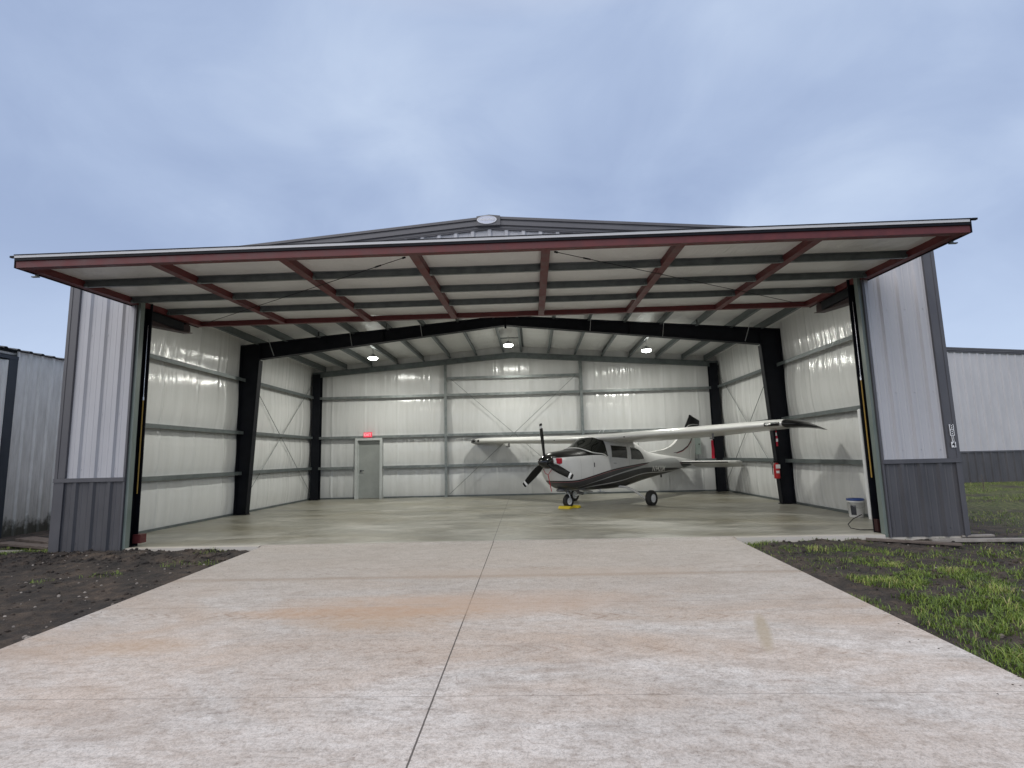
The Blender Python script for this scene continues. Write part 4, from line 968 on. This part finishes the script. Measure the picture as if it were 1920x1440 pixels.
# grass
PATCH = [  # x, y, rx, ry, density
 (4.25, -.30, .35, .25, 1.0), (4.45, -.65, .35, .35, .8), (5.25, -.75, .5, .28, .7), (5.75, -.95, .3, .25, .6), (5.1, -.12, .7, .1, .35),
 (4.75, -2.35, .35, .5, .85), (5.35, -2.35, .85, .6, 1.0), (6.3, -2.2, .9, .55, .9), (5.2, -1.5, .6, .4, .7), (6.3, -1.2, .6, .35, .4), (7.4, -1.6, .8, .6, .5), (7.6, -2.6, .9, .5, .9),
 (4.4, -3.25, .5, .35, .95), (5.0, -3.4, .6, .4, 1.), (5.8, -3.3, .7, .4, .8), (6.8, -3.4, .8, .5, .8),
 (4.45, -4.25, .35, .55, 1.), (4.95, -4.2, .5, .6, 1.), (5.7, -4.3, .7, .7, .9), (4.15, -4.9, .25, .5, .9), (4.7, -5.2, .5, .6, 1.),
 (-8.5, .1, .9, .45, .9), (-9.2, .5, .6, .5, .7), (-6.4, -2.45, .35, .18, .5), (-5.4, -1.55, .3, .16, .35), (-4.6, -.9, .45, .2, .35), (-4.6, -.25, .4, .12, .3), (-5.9, -1.9, .25, .14, .35), (-7.8, -1.6, .6, .3, .35)]
m_ = MB(); tint = []
def blade(x, y, h, z0=None, tn=None):
    z = gz(x, y) if z0 is None else z0; a = rnd.random() * 6.283; ln = (.3 + 1.3 * rnd.random()) * h; w_ = .0018 + .0026 * rnd.random()
    dx, dy = math.cos(a), math.sin(a); nx_, ny_ = -dy * w_, dx * w_; t = rnd.random() * .8 if tn is None else tn
    o = len(m_.v)
    m_.v += [(x - nx_, y - ny_, z - .005), (x + nx_, y + ny_, z - .005), (x + dx * ln * .4 + nx_ * .8, y + dy * ln * .4 + ny_ * .8, z + h * .65), (x + dx * ln * .4 - nx_ * .8, y + dy * ln * .4 - ny_ * .8, z + h * .65), (x + dx * ln, y + dy * ln, z + h * (.75 + .25 * rnd.random()))]
    m_.f += [(o, o + 1, o + 2, o + 3), (o + 3, o + 2, o + 4)]; m_.m += [0, 0]; m_.sm += [False, False]; tint.extend([t] * 5)
for x0, y0, rx, ry, dn in PATCH:
    for _ in range(int(dn * rx * ry * 8500)):
        a = rnd.random() * 6.283; r_ = rnd.random() ** .6 * 1.15; x = x0 + math.cos(a) * r_ * rx; y = y0 + math.sin(a) * r_ * ry
        if -4.03 < x < 3.95: continue
        nv = fbm(x, y, 2.2, 7) + .35 * fbm(x, y, 7, 3)
        if nv + rnd.uniform(-.18, .18) < (-.02 if y > -2 or x < 0 else -.16) + .35 * max(0, r_ - .5): continue
        tall = 1.3 if x > 4 and y < -2.6 else 1.
        blade(x, y, (.014 + .045 * rnd.random() ** 1.4) * tall * (1 + .5 * max(0, nv)), tn=min(1, max(0, .34 + .55 * nv + rnd.uniform(-.25, .3) + (.5 if rnd.random() < .05 else 0))))
for _ in range(16000):      # thin scatter over the whole right yard
    x = 4 + 7.5 * rnd.random(); y = rnd.uniform(-6.2, 0.)
    if fbm(x, y, 1.1, 5) > -.05: blade(x, y, .012 + .03 * rnd.random())
for _ in range(46000):     # rougher grass further out on the right
    y = .3 + 13. * rnd.random() ** .8; x = rnd.uniform(7.9, 21)
    if fbm(x, y, .55, 5) + .02 * (y - 4) > -.02: blade(x, y, .025 + .045 * rnd.random(), tn=min(1, .15 + .85 * rnd.random() ** 1.3))
o = m_.build('grass', 'grass', kind='stuff')
at = o.data.attributes.new('tint', 'FLOAT', 'POINT'); at.data.foreach_set('value', tint)
# weed stalk against the far wainscot
WD_ = thing('weed_stalk', 'thin dead weed stalk standing before the far right building', 'weed', (15.3, 9.3, -.1))
m_ = MB(); m_.tube([(0, 0, 0), (.02, 0, .3), (-.01, 0, .55)], [.012, .009, .004], 6); m_.build('stem', 'plank', WD_)
m_ = MB(); 
for k in range(10): a = k * 2.4; m_.tube([(0, 0, .1 + k * .04), (.07 * math.cos(a), .07 * math.sin(a), .16 + k * .04)], [.005, .002], 4)
m_.build('twigs', 'plank', WD_)
